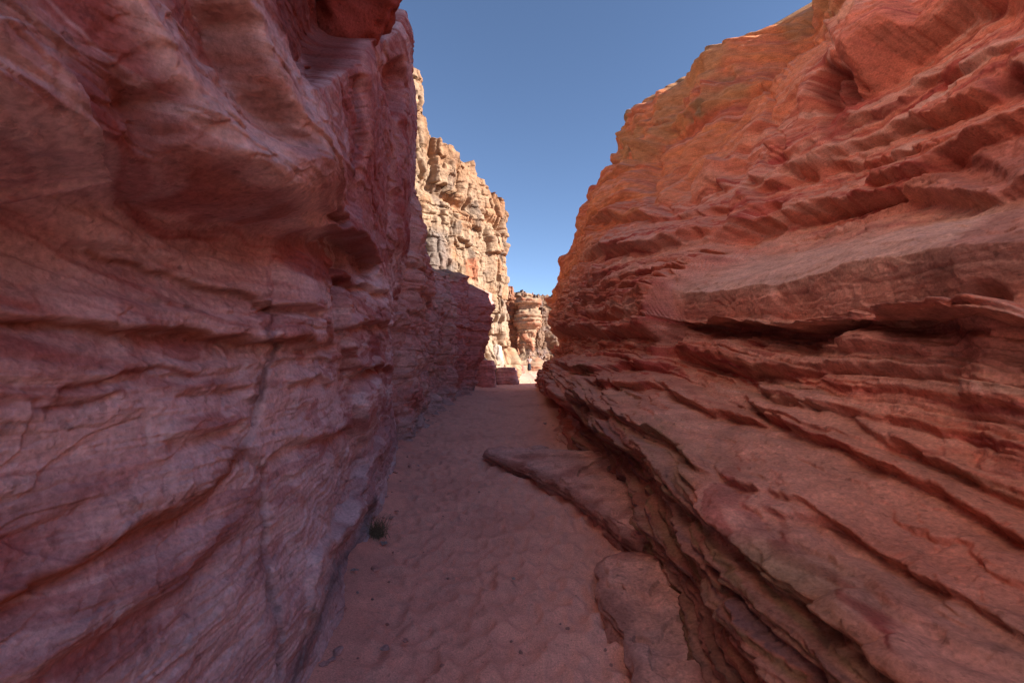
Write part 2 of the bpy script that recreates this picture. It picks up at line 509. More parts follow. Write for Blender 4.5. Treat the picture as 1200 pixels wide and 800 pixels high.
L_STAIN_LIGHT = [  # rock stains, plus skylight on crests and shade in hollows painted in
    ('line', [(-60, 8), (20, 22), (70, 62)], 18, (0.72, 0.55, 0.50), .6),  # painted highlight on the block's top edge
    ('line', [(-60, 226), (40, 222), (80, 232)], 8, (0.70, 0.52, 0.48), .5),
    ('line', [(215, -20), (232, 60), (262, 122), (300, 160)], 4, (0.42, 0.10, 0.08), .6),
    ('line', [(150, 0), (200, 80), (270, 146), (330, 196), (376, 250)], 24, (0.78, 0.60, 0.54), .9),  # bleached stripe, strengthened with painted skylight along the bulge crest
    ('line', [(290, 0), (322, 80), (352, 130), (386, 190)], 11, (0.72, 0.53, 0.47), .8),  # painted skylight along the second fin
    ('poly', [(120, 60), (190, 130), (250, 190), (340, 245), (250, 240), (160, 190), (110, 130)], 18, (0.362, 0.123, 0.0725), .6),  # shade and orange bounce painted on the bulge's underside
    ('poly', [(225, -40), (285, 0), (315, 80), (360, 170), (300, 140), (235, 70)], 14, (0.334, 0.131, 0.0725), .65),  # painted shade in the hollow between the fins
    ('poly', [(312, -60), (470, -60), (452, 28), (402, 72), (368, 96), (328, 36)], 8, (0.217, 0.0508, 0.0362), .85),  # dark red shade painted inside the hollow under the roof
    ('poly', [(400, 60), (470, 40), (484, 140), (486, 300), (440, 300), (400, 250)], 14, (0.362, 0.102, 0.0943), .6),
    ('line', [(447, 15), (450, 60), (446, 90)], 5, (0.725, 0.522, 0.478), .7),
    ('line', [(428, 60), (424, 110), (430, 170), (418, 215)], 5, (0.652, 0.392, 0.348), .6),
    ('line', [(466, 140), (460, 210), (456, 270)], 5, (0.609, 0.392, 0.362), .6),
    ('line', [(414, 90), (416, 150), (412, 200)], 4, (0.232, 0.145, 0.16), .5),
    ('poly', [(376, 230), (440, 290), (410, 350), (385, 300)], 10, (0.275, 0.0725, 0.058), .55),  # painted shade in the recess below the overhang
    ('line', [(-200, 370), (0, 374), (150, 388), (300, 399), (380, 399)], 7, (0.348, 0.116, 0.0508), .8),
    ('line', [(105, 296), (215, 330), (312, 357)], 5, (0.29, 0.102, 0.0508), .7),
    ('line', [(-200, 805), (0, 706), (130, 638), (215, 594), (288, 532)], 7, (0.377, 0.116, 0.0508), .8),
    ('line', [(60, 456), (120, 444), (170, 434), (222, 440)], 3, (0.29, 0.0725, 0.058), .7),
    ('line', [(40, 478), (90, 469), (140, 461)], 4, (0.29, 0.0725, 0.0653), .6),
    ('poly', [(-200, 640), (0, 590), (120, 545), (200, 530), (120, 600), (0, 660), (-200, 760)], 25, (0.319, 0.0798, 0.0725), .5),
    ('line', [(60, 800), (150, 730), (240, 655), (290, 590)], 14, (0.29, 0.0798, 0.0725), .55),
    ('line', [(301, 440), (296, 500), (287, 527), (302, 565), (309, 610), (318, 660), (322, 720), (322, 800)], 6, (0.20, 0.15, 0.15), .4),
    ('line', [(312, 350), (306, 412), (300, 470)], 4, (0.145, 0.087, 0.087), .7),
    ('line', [(345, 800), (372, 730), (400, 660), (428, 615), (440, 590)], 8, (0.145, 0.123, 0.131), .7),
    ('poly', [(352, 690), (378, 640), (390, 680), (366, 740)], 8, (0.667, 0.493, 0.45), .25),
]

def left_colour(P, b, px, py):
    x, y, z = P[..., 0], P[..., 1], P[..., 2]
    w = fbm(y * .55, z * .7, 2.0, 4)
    q = b + 0.22 * w
    n1 = fbm(y * .25, q * 3.2, 11.0, 5)
    n2 = fbm(y * .7, q * 9.0, 21.0, 4)
    n3 = fbm(y * 1.3, z * 1.6, 5.0, 5)
    n4 = fbm(y * 2.2, z * 7.0, 9.0, 4)
    low = sm(2.6, 1.9, z - .2 * y)
    col = np.broadcast_to(np.array((0.58, 0.345, 0.32), f32), P.shape).astype(f32)
    col = mixc(col, (0.74, 0.60, 0.58), np.clip(sm(-.2, .3, n1 + .35 * n2 + .25 * n3) * (.6 + .4 * low), 0, 1))
    col = mixc(col, DEEP, sm(.12, .5, -n1 + .35 * n2 + .5 * n3) * (.85 - .2 * low))
    col = mixc(col, WINE, sm(.25, .8, n3 - .3 * n1) * .5)
    col = mixc(col, (0.45, 0.13, 0.10), sm(.25, .5, n4 + .4 * n2) * .6)
    n5 = fbm(y * .35, q * 13, 61., 4); n6 = fbm(y * .5, q * 30, 67., 3)
    col = mixc(col, (0.76, 0.64, 0.61), sm(.30, .42, n5) * .5)
    col = mixc(col, (0.40, 0.09, 0.075), sm(.42, .52, -n5) * .45 + sm(.45, .55, n6) * .25)
    col = mixc(col, (0.70, 0.50, 0.37), sm(1.5, 4.5, z - 1.6 - .95 * np.clip(y, 0, 9)) * .9)   # upper beds out of view, paled to bounce sunlight into the gorge
    col = mixc(col, (0.60, 0.49, 0.49), .45 * sm(1.5, .4, z))          # paler, greyer beds low down
    grey = col @ np.array((.3, .5, .2), f32)
    col = .80 * col + .20 * grey[..., None] * np.array((1.12, 1.04, 1.08), f32)      # dusty film over the whole face
    return col

def make_left_cliff():
    ys = np.concatenate([np.linspace(-3.6, 0.4, 60)[:-1], np.geomspace(0.4, 9.3, 1050)])
    k = np.linspace(0, 1, 40)[1:]
    Y = np.concatenate([ys, 9.3 + 0.7 * np.sqrt(k)])
    XO = np.concatenate([np.zeros(len(ys)), -4.5 * k])
    zvis = EYE + 0.93 * np.clip(Y, 0.45, 9.6)
    Zg = rows_for(zvis, np.full(len(Y), 13.0), 880, 50)
    Yg = np.broadcast_to(Y.astype(f32), Zg.shape)
    lean = lut(Zg, [0, .8, 1.6, 2.2, 3.2, 5, 9, 15], [0.06, -0.02, -0.05, 0.0, 0.09, 0.16, 0.10, -0.6])
    zl = Zg - (1.73 + .24 * np.clip(Yg, 0, 6)) - .05 * fbm(Yg * 1.2, 0., 3., 2)
    lean = lean + (.20 * sm(-.03, .12, zl) * (1 - .3 * sm(.2, 1.3, zl)) - .07 * np.exp(-((zl + .14) / .12) ** 2)) * sm(3.0, 1.5, Yg)
    X = lut(Yg, LEFT_Y, LEFT_X) + lean * sm(-2, 3, Yg + 2) + XO.astype(f32)
    # far end of the buttress
    X = X + -0.16 * sm(6.0, 9.2, Yg) * sm(1.2, 2.6, Zg) - 0.25 * sm(7.4, 9.3, Yg) * sm(3.2, 1.5, Zg)
    P0 = np.stack([X, Yg, Zg], -1)
    big = 0.10 * fbm(Yg * .55, Zg * .7, 1.0, 3) * sm(-.5, 2.5, Yg) + 0.035 * fbm(Yg * 1.7, Zg * 2.3, 3.0, 3)
    p0 = pix(P0 + np.stack([big, 0 * big, 0 * big], -1))
    big = big + blur(features(p0[0], p0[1], L_BLOCKS, (5 * fbm(5 * np.log(np.maximum(Yg, .3)), 4 * Zg / np.maximum(Yg, .4), 7.7, 3), 0 * Yg)) * np.clip(Yg, .4, 12) / F, 2)
    disp = big.copy()
    ly, za = 5 * np.log(np.maximum(Yg, .3)), 4 * Zg / np.maximum(Yg, .4)
    warp_n = (fbm(ly, za, 7.7, 3), fbm(ly, za, 17.7, 3))
    fade = sm(.3, .5, Yg)
    ff = 0
    for it in range(3):
        P = P0.copy(); P[..., 0] += disp
        px, py = pix(P)
        sc = np.clip(Yg, .4, 12) / F
        new = 1.7 * features(px, py, L_FEATS, (7 * warp_n[0], 7 * warp_n[1])) * sc * fade
        ff = blur(new if it == 0 else 0.5 * ff + 0.5 * new, 3)
        disp = big + ff
    P = P0.copy(); P[..., 0] += disp
    px, py = pix(P)
    b = Zg + 0.03 * Yg + 0.10 * fbm(Yg * .5, Zg * .6, 4.4, 3)
    b1, i1, f1 = beds(b, Yg, 0.30, 11, u_len=1.6, rnd_pow=3)
    b2, i2, f2 = beds(b + .03 * fbm(Yg * 2, Zg * 2, 9., 2), Yg, 0.075, 12, u_len=.8, rnd_pow=3)
    b3, i3, f3 = beds(b + .012 * fbm(Yg * 4, Zg * 4, 9., 2), Yg, 0.022, 13, u_len=.4, rnd_pow=2)
    ledgy = sm(-.3, .5, fbm(Yg * .5, Zg * .8, 6.0, 3)) * .8 + .2
    ledgy = ledgy * (1 - .93 * sm(2.2, 2.5, Zg - .15 * Yg))
    rg2 = .012 * fbm(Yg * 5, Zg * 5, 19., 3)
    s1, _ = ledges(b + rg2, Yg, .26, 141, 2.2, lip=.9); s2, _ = ledges(b + rg2, Yg, .085, 142, 1.1, lip=.9); s3, _ = ledges(b + rg2, Yg, .026, 143, .5)
    d2 = .02 * b1 * ledgy + .010 * b2 * ledgy + .004 * b3 + .055 * s1 * ledgy + .026 * s2 * ledgy + (.009 - .007 * sm(2.2, 2.5, Zg - .15 * Yg)) * s3
    X3 = P[..., 0]
    d2 += (.009 + .010 * sm(2.5, 5, Yg)) * scars(Yg * .9, Zg * 1.5, 40 + X3, 3.2) + .003 * scars(Yg * 3.2, Zg * 5, 44 + 3 * X3, 2.5)
    d2 += .010 * fbm(Yg * 5, Zg * 8, X3 * 6, 4) - .012 * np.abs(fbm(Yg * 4, Zg * 6, 71. + X3 * 5, 4)) + .014 * fbm(Yg * 1.2, Zg * .6, 30., 3) * sm(2, 3, Zg) - .03 * np.abs(fbm(Yg * 1.1 + .3 * Zg, Zg * .5, 33., 3)) * sm(2, 3, Zg)
    js = joints(i1, Yg, 1.3, 3)
    d2 += .03 * js * sm(5, 8, Yg) * ledgy
    P[..., 0] += d2
    col = left_colour(P, b, px, py)
    col = stains_and_light(px, py, col, L_STAIN_LIGHT, (9 * warp_n[0], 9 * warp_n[1]))
    # close the back so the cliff is a solid mass
    back = P[-1:].copy(); back[..., 0] = -14; back2 = back.copy(); back2[..., 2] = -0.3
    P = np.concatenate([P, back, back2], 0); col = np.concatenate([col, col[-1:], col[-1:]], 0)
    o = grid_obj('cliff', P, M_SMOOTH, col)
    tag(o, 'smooth overhanging pink and dark red cliff with pale swirling bands, in shade beside the sand', 'cliff', kind='thing')
make_left_cliff()

# ------------------------------------------------------------------ lower cliff behind it on the same side
def make_mid_cliff():
    ys = np.geomspace(7.4, 23.5, 660)
    k = np.linspace(0, 1, 60)[1:]
    Y = np.concatenate([ys, 23.5 + 1.6 * k ** .8])
    XO = np.concatenate([np.zeros(len(ys)), -5.0 * k ** 1.5])
    n = len(Y)
    t = np.concatenate([np.linspace(0, 1, 420), 1 + np.linspace(0, 1, 90)[1:]])
    zt = lut(Y, [8, 12, 14, 18, 20, 22, 23.5, 26], [5.2, 4.6, 4.2, 4.7, 4.9, 4.9, 4.5, 4.2])
    zt = zt + .40 * fbm(Y.astype(f32) * .9, 3., 6., 3) * sm(9, 11, Y)
    T, ZT = np.meshgrid(t, zt, indexing='ij')
    Yg = np.broadcast_to(Y, T.shape).astype(f32)
    Zg = (-.15 + np.minimum(T, 1) * (ZT + .15) + .9 * np.maximum(T - 1, 0)).astype(f32)
    X = lut(Yg, LEFT_Y, LEFT_X) + XO + .05 - 5.0 * np.maximum(T - 1, 0) ** 1.3
    X = X + .06 * (Zg) + sm(19, 23, Yg) * .19 * np.clip(Zg - .3, 0, 4.4) - .45 * sm(9.0, 7.9, Yg)
    X = X - 0.12 * sm(15.5, 17.2, Yg) * sm(19.5, 18, Yg)
    P = np.stack([X, Yg, Zg], -1).astype(f32)
    fac = 1 - sm(1.0, 1.4, T)
    b = Zg + .05 * fbm(Yg * .5, Zg, 1., 3)
    b1, i1, _ = beds(b, Yg, .42, 21, u_len=1.5, rnd_pow=3)
    b2, i2, _ = beds(b, Yg, .13, 22, u_len=.8, rnd_pow=3)
    d = .12 * sm(12, 9, Yg) + .50 * fbm(Yg * .7, Zg * .28, 50., 3) * sm(9.3, 12.5, Yg) - .35 * sm(.72, 1.0, T).astype(f32) ** 2 + .16 * fbm(Yg * 1.6, Zg * 1.1, 52., 3) + .10 * b1 + .05 * b2 + .09 * joints(i1, Yg, 1.5, 4) + .03 * joints(i2, Yg, .6, 6) + .05 * scars(Yg * .8, Zg * 1.1, 58.)
    d += .05 * fbm(Yg * 3, Zg * 4, 2., 4)
    d -= .45 * np.exp(-((Yg - 17.6 - .12 * fbm(Zg * 1.5, 1., 3., 2)) / .13) ** 2) + .2 * np.exp(-((Yg - 12.9) / .1) ** 2) + .2 * np.exp(-((Yg - 15.1) / .08) ** 2)
    d += .35 * np.exp(-((Zg) / .35) ** 2) * sm(-.2, .4, fbm(Yg * .8, 1., 1., 2)) * sm(22, 19, Yg)
    P[..., 0] += d * (.35 + .65 * fac)
    P[..., 2] += (1 - fac) * .3 * fbm(Yg * 1., X, 8., 3)
    n1 = fbm(Yg * .4, b * 2.4, 5., 4); n3 = fbm(Yg * .7, Zg * .9, 15., 4)
    col = np.broadcast_to(np.array((0.62, 0.36, 0.32), f32), P.shape).astype(f32)
    col = mixc(col, PALE, sm(-.2, .5, n1) * .7); col = mixc(col, DEEP, sm(.15, .7, n3) * .55)
    col = mixc(col, (0.52, 0.19, 0.17), .6 * sm(17.3, 18, Yg)); col = mixc(col, (0.522, 0.406, 0.377), .7 * sm(.7, .15, Zg))
    col = mixc(col, CREAM, .85 * sm(ZT.astype(f32) - .15, ZT.astype(f32) + .2, Zg))
    back = P[-1:].copy(); back[..., 2] = -.3
    P = np.concatenate([P, back]); col = np.concatenate([col, col[-1:]])
    o = grid_obj('cliff', P, M_ROCK, col)
    tag(o, 'low blocky wine red cliff in shade with a deep upright crack, below the sunlit cliff', 'cliff', kind='thing')
make_mid_cliff()

# ------------------------------------------------------------------ sunlit cliff
def path_interp(pts, n_each):
    xs = [np.linspace(0, 1, m, endpoint=False) for m in n_each]
    out = []
    for (a, b), t in zip(zip(pts[:-1], pts[1:]), xs):
        out.append(np.stack([a[k] + (b[k] - a[k]) * t for k in range(len(a))], -1))
    return np.concatenate(out + [np.array([pts[-1]])]).astype(f32)

def blocky(u, z, seed, s=1.0, warp=.25):
    uu = u + warp * s * fbm(u / s * .6, z / s * .6, seed, 3); zz = z + warp * s * fbm(u / s * .5, z / s * .8, seed + 3.1, 3)
    b1, i1, _ = beds(zz, uu, 1.7 * s, seed, u_len=3 * s, rnd_pow=8)
    b2, i2, _ = beds(zz, uu, .6 * s, seed + 1, u_len=1.2 * s, rnd_pow=6)
    b3, i3, _ = beds(zz, uu, .12 * s, seed + 2, u_len=.6 * s, rnd_pow=3)
    d = .16 * b1 + .62 * joints(i1, uu, 1.2 * s, seed, 10) + .05 * b2 + .26 * joints(i2, uu, .55 * s, seed + 1, 8) + .02 * b3 + .06 * joints(i3, uu, .35 * s, seed + 2)
    d = d + .08 * fbm(u / s * 2.2, z / s * 2.2, seed, 4)
    return d * s

def make_lit_cliff():
    #        x,     y,    top z
    pts = [(-12, 15, 20), (-5.6, 22.6, 18.6), (-5.05, 23.2, 18.0), (-4.75, 23.9, 15.9), (-4.5, 24.3, 14.0), (-3.9, 25.0, 13.6), (-2.9, 26.4, 13.3),
           (-2.0, 27.9, 13.6), (-1.15, 29.4, 13.3), (-.45, 30.4, 12.5), (-.22, 30.9, 11.6), (-.15, 31.4, 10.9), (-.9, 33, 10), (-4, 36, 9)]
    path = path_interp(pts, [20, 20, 50, 20, 50, 90, 90, 90, 80, 40, 25, 30, 20])
    u = np.concatenate([[0], np.cumsum(np.hypot(*np.diff(path[:, :2], axis=0).T))]).astype(f32)
    t = np.linspace(0, 1, 640).astype(f32)
    zt = path[:, 2] + .35 * fbm(u * 1.3, 2., 5., 3) + .45 * (rnd(np.floor(u / .8).astype(int), 3) - .5)
    Zg = -.2 + t[:, None] * (zt + .2)[None]
    Ug = np.broadcast_to(u, Zg.shape)
    tx = np.gradient(path[:, 0]); ty = np.gradient(path[:, 1])
    ln = np.hypot(tx, ty); nx, ny = ty / ln, -tx / ln
    ker = np.ones(31) / 31
    nx = np.convolve(np.pad(nx, 15, 'edge'), ker, 'valid'); ny = np.convolve(np.pad(ny, 15, 'edge'), ker, 'valid')
    d = blocky(Ug, Zg, 41, 1.15) + .55 * fbm(Ug * .3, Zg * .22, 7., 3)
    # upright buttresses and chimneys
    d += .5 * fbm(Ug * .75, Zg * .08, 91., 3) - .5 * np.exp(-((Ug - 14.6 - .12 * Zg * 0 - .2 * fbm(Zg * .5, 1., 1., 2)) / .14) ** 2) * sm(9.5, 8, Zg)
    d += .55 * sm(3.0, .5, Zg) - .25 * sm(5, 11, Zg)
    d += -.5 * np.exp(-((Zg - .80 * zt[None]) / .35) ** 2) * sm(11, 12, Ug)
    P = np.stack([path[None, :, 0] + nx * d, path[None, :, 1] + ny * d, Zg], -1).astype(f32)
    n1 = fbm(Ug * .5, Zg * .6, 3., 5); n2 = fbm(Ug * .9, Zg * .5, 13., 4); n3 = fbm(Ug * .3, Zg * 2.2, 23., 3)
    col = np.broadcast_to(CREAM, P.shape).astype(f32)
    col = mixc(col, (0.31, 0.15, 0.075), sm(0, .6, n1) * .7)
    col = mixc(col, (0.35, 0.24, 0.155), sm(0, .5, n3) * .5)
    col = mixc(col, (0.17, 0.12, 0.09), sm(.25, .6, n2) * .8)
    rim = sm(2.2, .3, zt[None] - Zg)
    col = mixc(col, (0.22, 0.105, 0.05), rim * .55)
    px, py = pix(P)
    col = stains_and_light(px, py, col, [
        ('poly', [(492, 268), (520, 272), (535, 315), (520, 335), (495, 320), (484, 290)], 7, (0.14, 0.115, 0.105), .75),
        ('poly', [(546, 305), (560, 305), (558, 330), (548, 325)], 2, (0.30, 0.10, 0.05), .8),
        ('poly', [(560, 372), (598, 360), (590, 440), (555, 440)], 10, (0.36, 0.26, 0.19), .6)], (3 * n1, 3 * n2))
    back = P[-1:].copy(); back[..., 0] -= 8 * nx; back[..., 1] -= 8 * ny; back2 = back.copy(); back2[..., 2] = -.3
    P = np.concatenate([P, back, back2]); col = np.concatenate([col, col[-1:], col[-1:]])
    o = grid_obj('cliff', P, M_FAR, col)
    tag(o, 'tall sunlit cream and tan cliff of fractured blocks standing against the blue sky', 'cliff', kind='thing')
make_lit_cliff()

# ------------------------------------------------------------------ cliff on the right
SKYLINE = [(1010, -20, 11.4), (990, 2, 11.7), (980, 13, 11.9), (968, 11, 12.0), (945, 12, 12.2), (915, 24, 12.5), (893, 34, 12.8), (880, 48, 13.0), (862, 60, 13.3), (846, 68, 13.6),
           (834, 81, 13.8), (822, 84, 14.1), (800, 90, 14.6), (792, 99, 14.8), (775, 106, 15.3), (764, 112, 15.6), (751, 124, 16.2), (742, 136, 16.6), (733, 150, 17.1), (728, 164, 17.4),
           (732, 177, 17.55), (736, 188, 17.7), (722, 198, 18.2), (710, 214, 18.8), (704, 232, 19.2), (692, 244, 20.0), (684, 260, 20.4), (683, 276, 20.7), (686, 290, 21.0), (676, 300, 21.5),
           (664, 312, 22.8), (660, 322, 23.4), (652, 334, 24.5)]
RIM = [(-4.5, 10, 9.4), (-2.7, 10, 10.5), (0, 10, 12.9), (3, 10, 15.5), (5.6, 10, 16.2), (6.6, 10, 15.2), (8, 10, 12.8), (10, 9.5, 11.8)]
RIM += [(y, (px - 600) * y / F, EYE + (HOR - py) * y / F) for px, py, y in SKYLINE]
R_FEATS = [
    ('pit', (985, 96), 22, 24, 25, -42),
    ('poly', [(972, -30), (1060, -60), (1052, 30), (1020, 62), (1005, 84), (988, 66), (972, 44)], 22, 12),
    ('pit', (960, 118), 16, 30, 10, -16),
    ('lip', [(955, 158), (1000, 108), (1050, 64), (1110, 25), (1180, -30)], 14, 46, 12, 12),
    ('lip', [(865, 178), (930, 160), (1000, 136), (1080, 95), (1200, 40)], 7, 24, 9, 8),
    ('lip', [(868, 206), (905, 188), (960, 176), (1060, 138), (1140, 112), (1300, 50)], 12, 30, 10, 12),
    ('lip', [(868, 226), (900, 212), (950, 196), (1030, 182), (1100, 165)], 8, 20, 8, 8),
    ('pit', (882, 213), 15, 10, -20, -14),
    ('pit', (1058, 146), 30, 9, -10, -18),
    ('pit', (1112, 131), 22, 10, -25, -18),
    ('pit', (1022, 160), 10, 7, -20, -9),
    ('pit', (997, 173), 7, 6, 0, -8),
    ('pit', (1188, 96), 30, 15, -10, -26),
    ('pit', (1150, 208), 46, 14, 12, -14),
    ('lip', [(1000, 215), (1080, 200), (1130, 170), (1180, 150), (1300, 110)], 10, 26, 10, 12),
    ('lip', [(820, 278), (880, 258), (960, 240), (1060, 222), (1140, 228), (1260, 200)], 10, 26, 12, 14),
    ('pit', (896, 248), 26, 7, -20, -13),
    ('lip', [(690, 262), (760, 250), (840, 236), (880, 222)], 6, 14, 5, 6),
    ('lip', [(690, 300), (760, 282), (830, 262)], 7, 14, 6, 7),
    ('ridge', [(833, 182), (829, 200), (832, 215)], 10, 12, 12),
    ('crack', [(904, 80), (903, 120), (896, 165), (892, 190)], 3, 7),
    ('crack', [(770, 170), (764, 210), (772, 245)], 4, 9),
    ('crack', [(930, 60), (900, 100), (870, 110), (820, 150), (780, 165), (745, 190)], 6, 9),
    ('poly', [(735, 178), (770, 150), (800, 140), (862, 118), (905, 85), (920, 50), (880, 40), (740, 120)], 7, 6),
    ('crack', [(975, 40), (935, 62), (905, 80)], 4, 6),
    # ledges of the stepped foot
    ('lip', [(640, 456), (679, 480), (726, 519), (773, 537), (810, 590), (852, 621), (925, 690), (1020, 742), (1088, 795), (1200, 880)], 9, 26, 5, 10, 0),
    ('lip', [(905, 484), (936, 506), (1009, 530), (1051, 553), (1125, 585), (1200, 632), (1300, 690)], 11, 26, 4, 11, 0),
    ('lip', [(790, 415), (894, 441), (999, 437), (1130, 447), (1180, 440)], 8, 18, 3, 8),
    ('lip', [(785, 463), (830, 480), (878, 493), (915, 500)], 7, 16, 3, 7),
    ('lip', [(765, 498), (810, 530), (847, 560), (900, 578), (957, 592), (1041, 648)], 6, 22, 3, 7),
    ('lip', [(930, 607), (988, 614), (1041, 653), (1125, 695), (1200, 737), (1300, 800)], 8, 28, 4, 9, 0),
    ('lip', [(1072, 525), (1125, 553), (1200, 590), (1300, 640)], 8, 20, 4, 9, 0),
    ('lip', [(878, 443), (936, 480), (1009, 490), (1057, 527), (1120, 540)], 7, 18, 3, 8),
    ('lip', [(652, 430), (700, 432), (731, 428), (794, 428)], 5, 10, 3, 6),
    ('lip', [(690, 446), (730, 452), (780, 455), (810, 470)], 5, 12, 3, 6),
    ('lip', [(660, 462), (700, 476), (745, 500), (790, 512)], 5, 12, 3, 6),
    ('lip', [(812, 628), (880, 690), (960, 760), (1020, 810)], 5, 16, 5, 8),
    ('lip', [(770, 610), (830, 680), (900, 750), (950, 810)], 4, 14, 6, 7),
    ('crack', [(756, 560), (752, 600), (744, 640)], 5, 9),
    ('poly', [(700, 520), (745, 530), (757, 565), (748, 625), (715, 590), (700, 560)], -8, 7),
    # rounded boulder-like end beside the long block
    ('poly', [(752, 345), (770, 322), (792, 320), (790, 372), (775, 390), (756, 376)], 11, 8),
    ('crack', [(792, 322), (789, 350), (795, 372)], 4, 9),
    ('lip', [(640, 388), (700, 386), (770, 392), (815, 398)], 6, 12, 6, 10),
    ('pit', (728, 376), 24, 7, 0, -12),
    ('crack', [(684, 340), (678, 362), (684, 380)], 3, 7),
    ('pit', (1163, 350), 20, 13, 10, -34),
    ('crack', [(1053, 315), (1051, 340), (1053, 372)], 3, 5),
    ('poly', [(895, 350), (910, 342), (918, 360), (905, 388), (893, 392)], 6, 4),
    ('poly', [(1160, 372), (1260, 330), (1260, 560), (1170, 560), (1158, 470)], 16, 14),
]

def right_base_profile(b, far):
    near = lut(b, [-.4, 0, .15, .45, .70, .76, .86, 1.0, 1.10, 1.18, 1.32, 1.46, 1.56, 1.62, 1.67, 1.73, 2.15, 2.28, 2.62, 3.0, 3.3],
               [-.05, -.02, .02, .05, .08, .16, .40, .76, .96, 1.05, 1.13, 1.20, 1.28, 1.50, 1.52, 1.20, 1.12, 1.28, 2.10, 2.38, 2.58])
    farp = lut(b, [-.4, 0, .3, .70, .8, .98, 1.1, 1.6, 2.2, 3.0, 3.3], [-.05, 0, .06, .12, .22, .54, .70, .84, 1.04, 1.36, 1.48])
    return near * (1 - far) + farp * far

def make_right_cliff():
    ys = np.concatenate([np.linspace(-4.2, 0.5, 60)[:-1], np.geomspace(.5, 24.5, 1180)])
    k = np.linspace(0, 1, 50)[1:]
    Y = np.concatenate([ys, 24.5 + 1.2 * k ** .7]).astype(f32)
    XO = np.concatenate([np.zeros(len(ys)), 9 * k ** 1.6]).astype(f32)
    C = len(Y)
    rx = np.interp(Y, [r[0] for r in RIM], [r[1] for r in RIM]).astype(f32); rz = np.interp(Y, [r[0] for r in RIM], [r[2] for r in RIM]).astype(f32)
    rz = rz + .08 * fbm(Y * 1.6, 1., 3., 3) * sm(9, 11, Y)
    yb = np.clip(Y, 0, 9)
    dip = .085 * (yb - 2.5)
    far = sm(6.15, 6.42, Y); far_top = sm(4.8, 10.5, Y)
    kf = lut(Y, [0, 9, 14, 22, 25], [1, 1, .8, .4, .35])
    zv = np.minimum(rz, EYE + .93 * np.clip(Y, .55, 30))
    # rows placed evenly along the base profile
    nb = 1500
    zz = np.linspace(-.25, 1, nb)
    Zs = np.where(zz[:, None] < 0, zz[:, None] * .6, zz[:, None] * rz[None])          # (nb, C)
    def prof(Z):
        b = Z - dip[None] + (.05 * fbm(Y * .9, 3., 7., 3) * sm(.8, 1.3, Y))[None]
        tb = sm(2.2, 3.1, b)
        p = right_base_profile(np.minimum(b, 3.3), far[None] * (1 - tb) + far_top[None] * tb) * kf[None]
        p3 = right_base_profile(np.full(C, 3.3, f32), far_top) * kf
        z3 = 3.3 + dip
        q = np.clip((Z - z3[None]) / np.maximum(rz - z3, .5)[None], 0, 1.2)
        xb = np.interp(Y, RIGHT_Y, RIGHT_X)
        top = rx - xb - p3
        curve = q * (1 - .28 * np.sin(np.pi * np.clip(q, 0, 1)) * sm(13.2, 15.2, Y)[None] * (q < 1))
        return xb[None] + .30 * sm(8, 12, Y)[None] * sm(3.4, 2.2, Z) + p + top[None] * np.where(q > 0, curve, 0)
    Zs = np.concatenate([np.linspace(-.15, 0, 4, endpoint=False)[:, None] * np.ones(C)[None], np.linspace(0, 1, nb)[:, None] ** 1.5 * rz[None]], 0)
    Xs = prof(Zs)
    dl = np.hypot(np.diff(Xs, axis=0), np.diff(Zs, axis=0))
    wgt = np.where(Zs[1:] < zv[None], 1.0, .12)
    s = np.concatenate([np.zeros((1, C)), np.cumsum(dl * wgt, 0)])
    R = 1080
    tt = np.linspace(0, 1, R)
    Zg = np.empty((R, C), f32)
    for c in range(C):
        Zg[:, c] = np.interp(tt * s[-1, c], s[:, c], Zs[:, c])
    Xg = prof(Zg).astype(f32) + XO[None]
    Yg = np.broadcast_to(Y, Zg.shape)
    P0 = np.stack([Xg, Yg, Zg], -1)
    # smooth base normal: mean slope of the wall
    nxy = np.stack([-np.ones_like(Zg) * .85, np.zeros_like(Zg), np.full_like(Zg, .45)], -1)
    steep = sm(.2, 1.0, Zg)[..., None]
    nrm = nxy * steep + np.array((-1, 0, 0), f32) * (1 - steep)
    nrm /= np.linalg.norm(nrm, axis=-1, keepdims=True)
    A = np.hypot(Xg - 1, Zg) # place up the slope
    b = Zg - .085 * np.clip(Yg, 0, 9) + .10 * fbm(Yg * .35, A * .5, 14.4, 3)
    up = sm(2.6, 3.4, Zg - .06 * Yg)                         # upper face
    bench = sm(.78, .95, b + .21) * (1 - sm(1.35, 1.6, b + .21))
    big = .22 * fbm(Yg * .35, A * .35, 61., 3) * sm(2.2, 4, Zg) + .07 * fbm(Yg * .9, A * 1.0, 63., 3)
    big = big * sm(-1, 2, Yg)
    ly, za = np.log(np.maximum(Yg, .3)), A / np.maximum(Yg, .5)
    wn = (fbm(ly * 6, za * 6, 27.7, 3), fbm(ly * 6, za * 6, 37.7, 3))
    wn2 = (fbm(ly * 22, za * 18, 57.7, 2), fbm(ly * 22, za * 18, 67.7, 2))
    disp = big.copy(); ff = 0
    for it in range(3):
        P = P0 + nrm * disp[..., None]
        px, py = pix(P)
        sc = np.clip(Yg, .5, 26) / F
        new = (1.5 + .7 * sm(330, 280, py)) * features(px, py, R_FEATS, (5 * wn[0] + 3 * wn2[0], 5 * wn[1] + 3 * wn2[1])) * sc * sm(.6, 1.0, Yg)
        ff = blur(new if it == 0 else .5 * ff + .5 * new, 4)
        disp = big + ff
    P = P0 + nrm * disp[..., None]
    px, py = pix(P)
    # bedding
    b1, i1, f1 = beds(b, Yg, .30, 31, u_len=1.4, rnd_pow=4)
    b2, i2, f2 = beds(b + .03 * fbm(Yg * 1.5, A * 1.5, 3., 2), Yg, .10, 32, u_len=.9, rnd_pow=4)
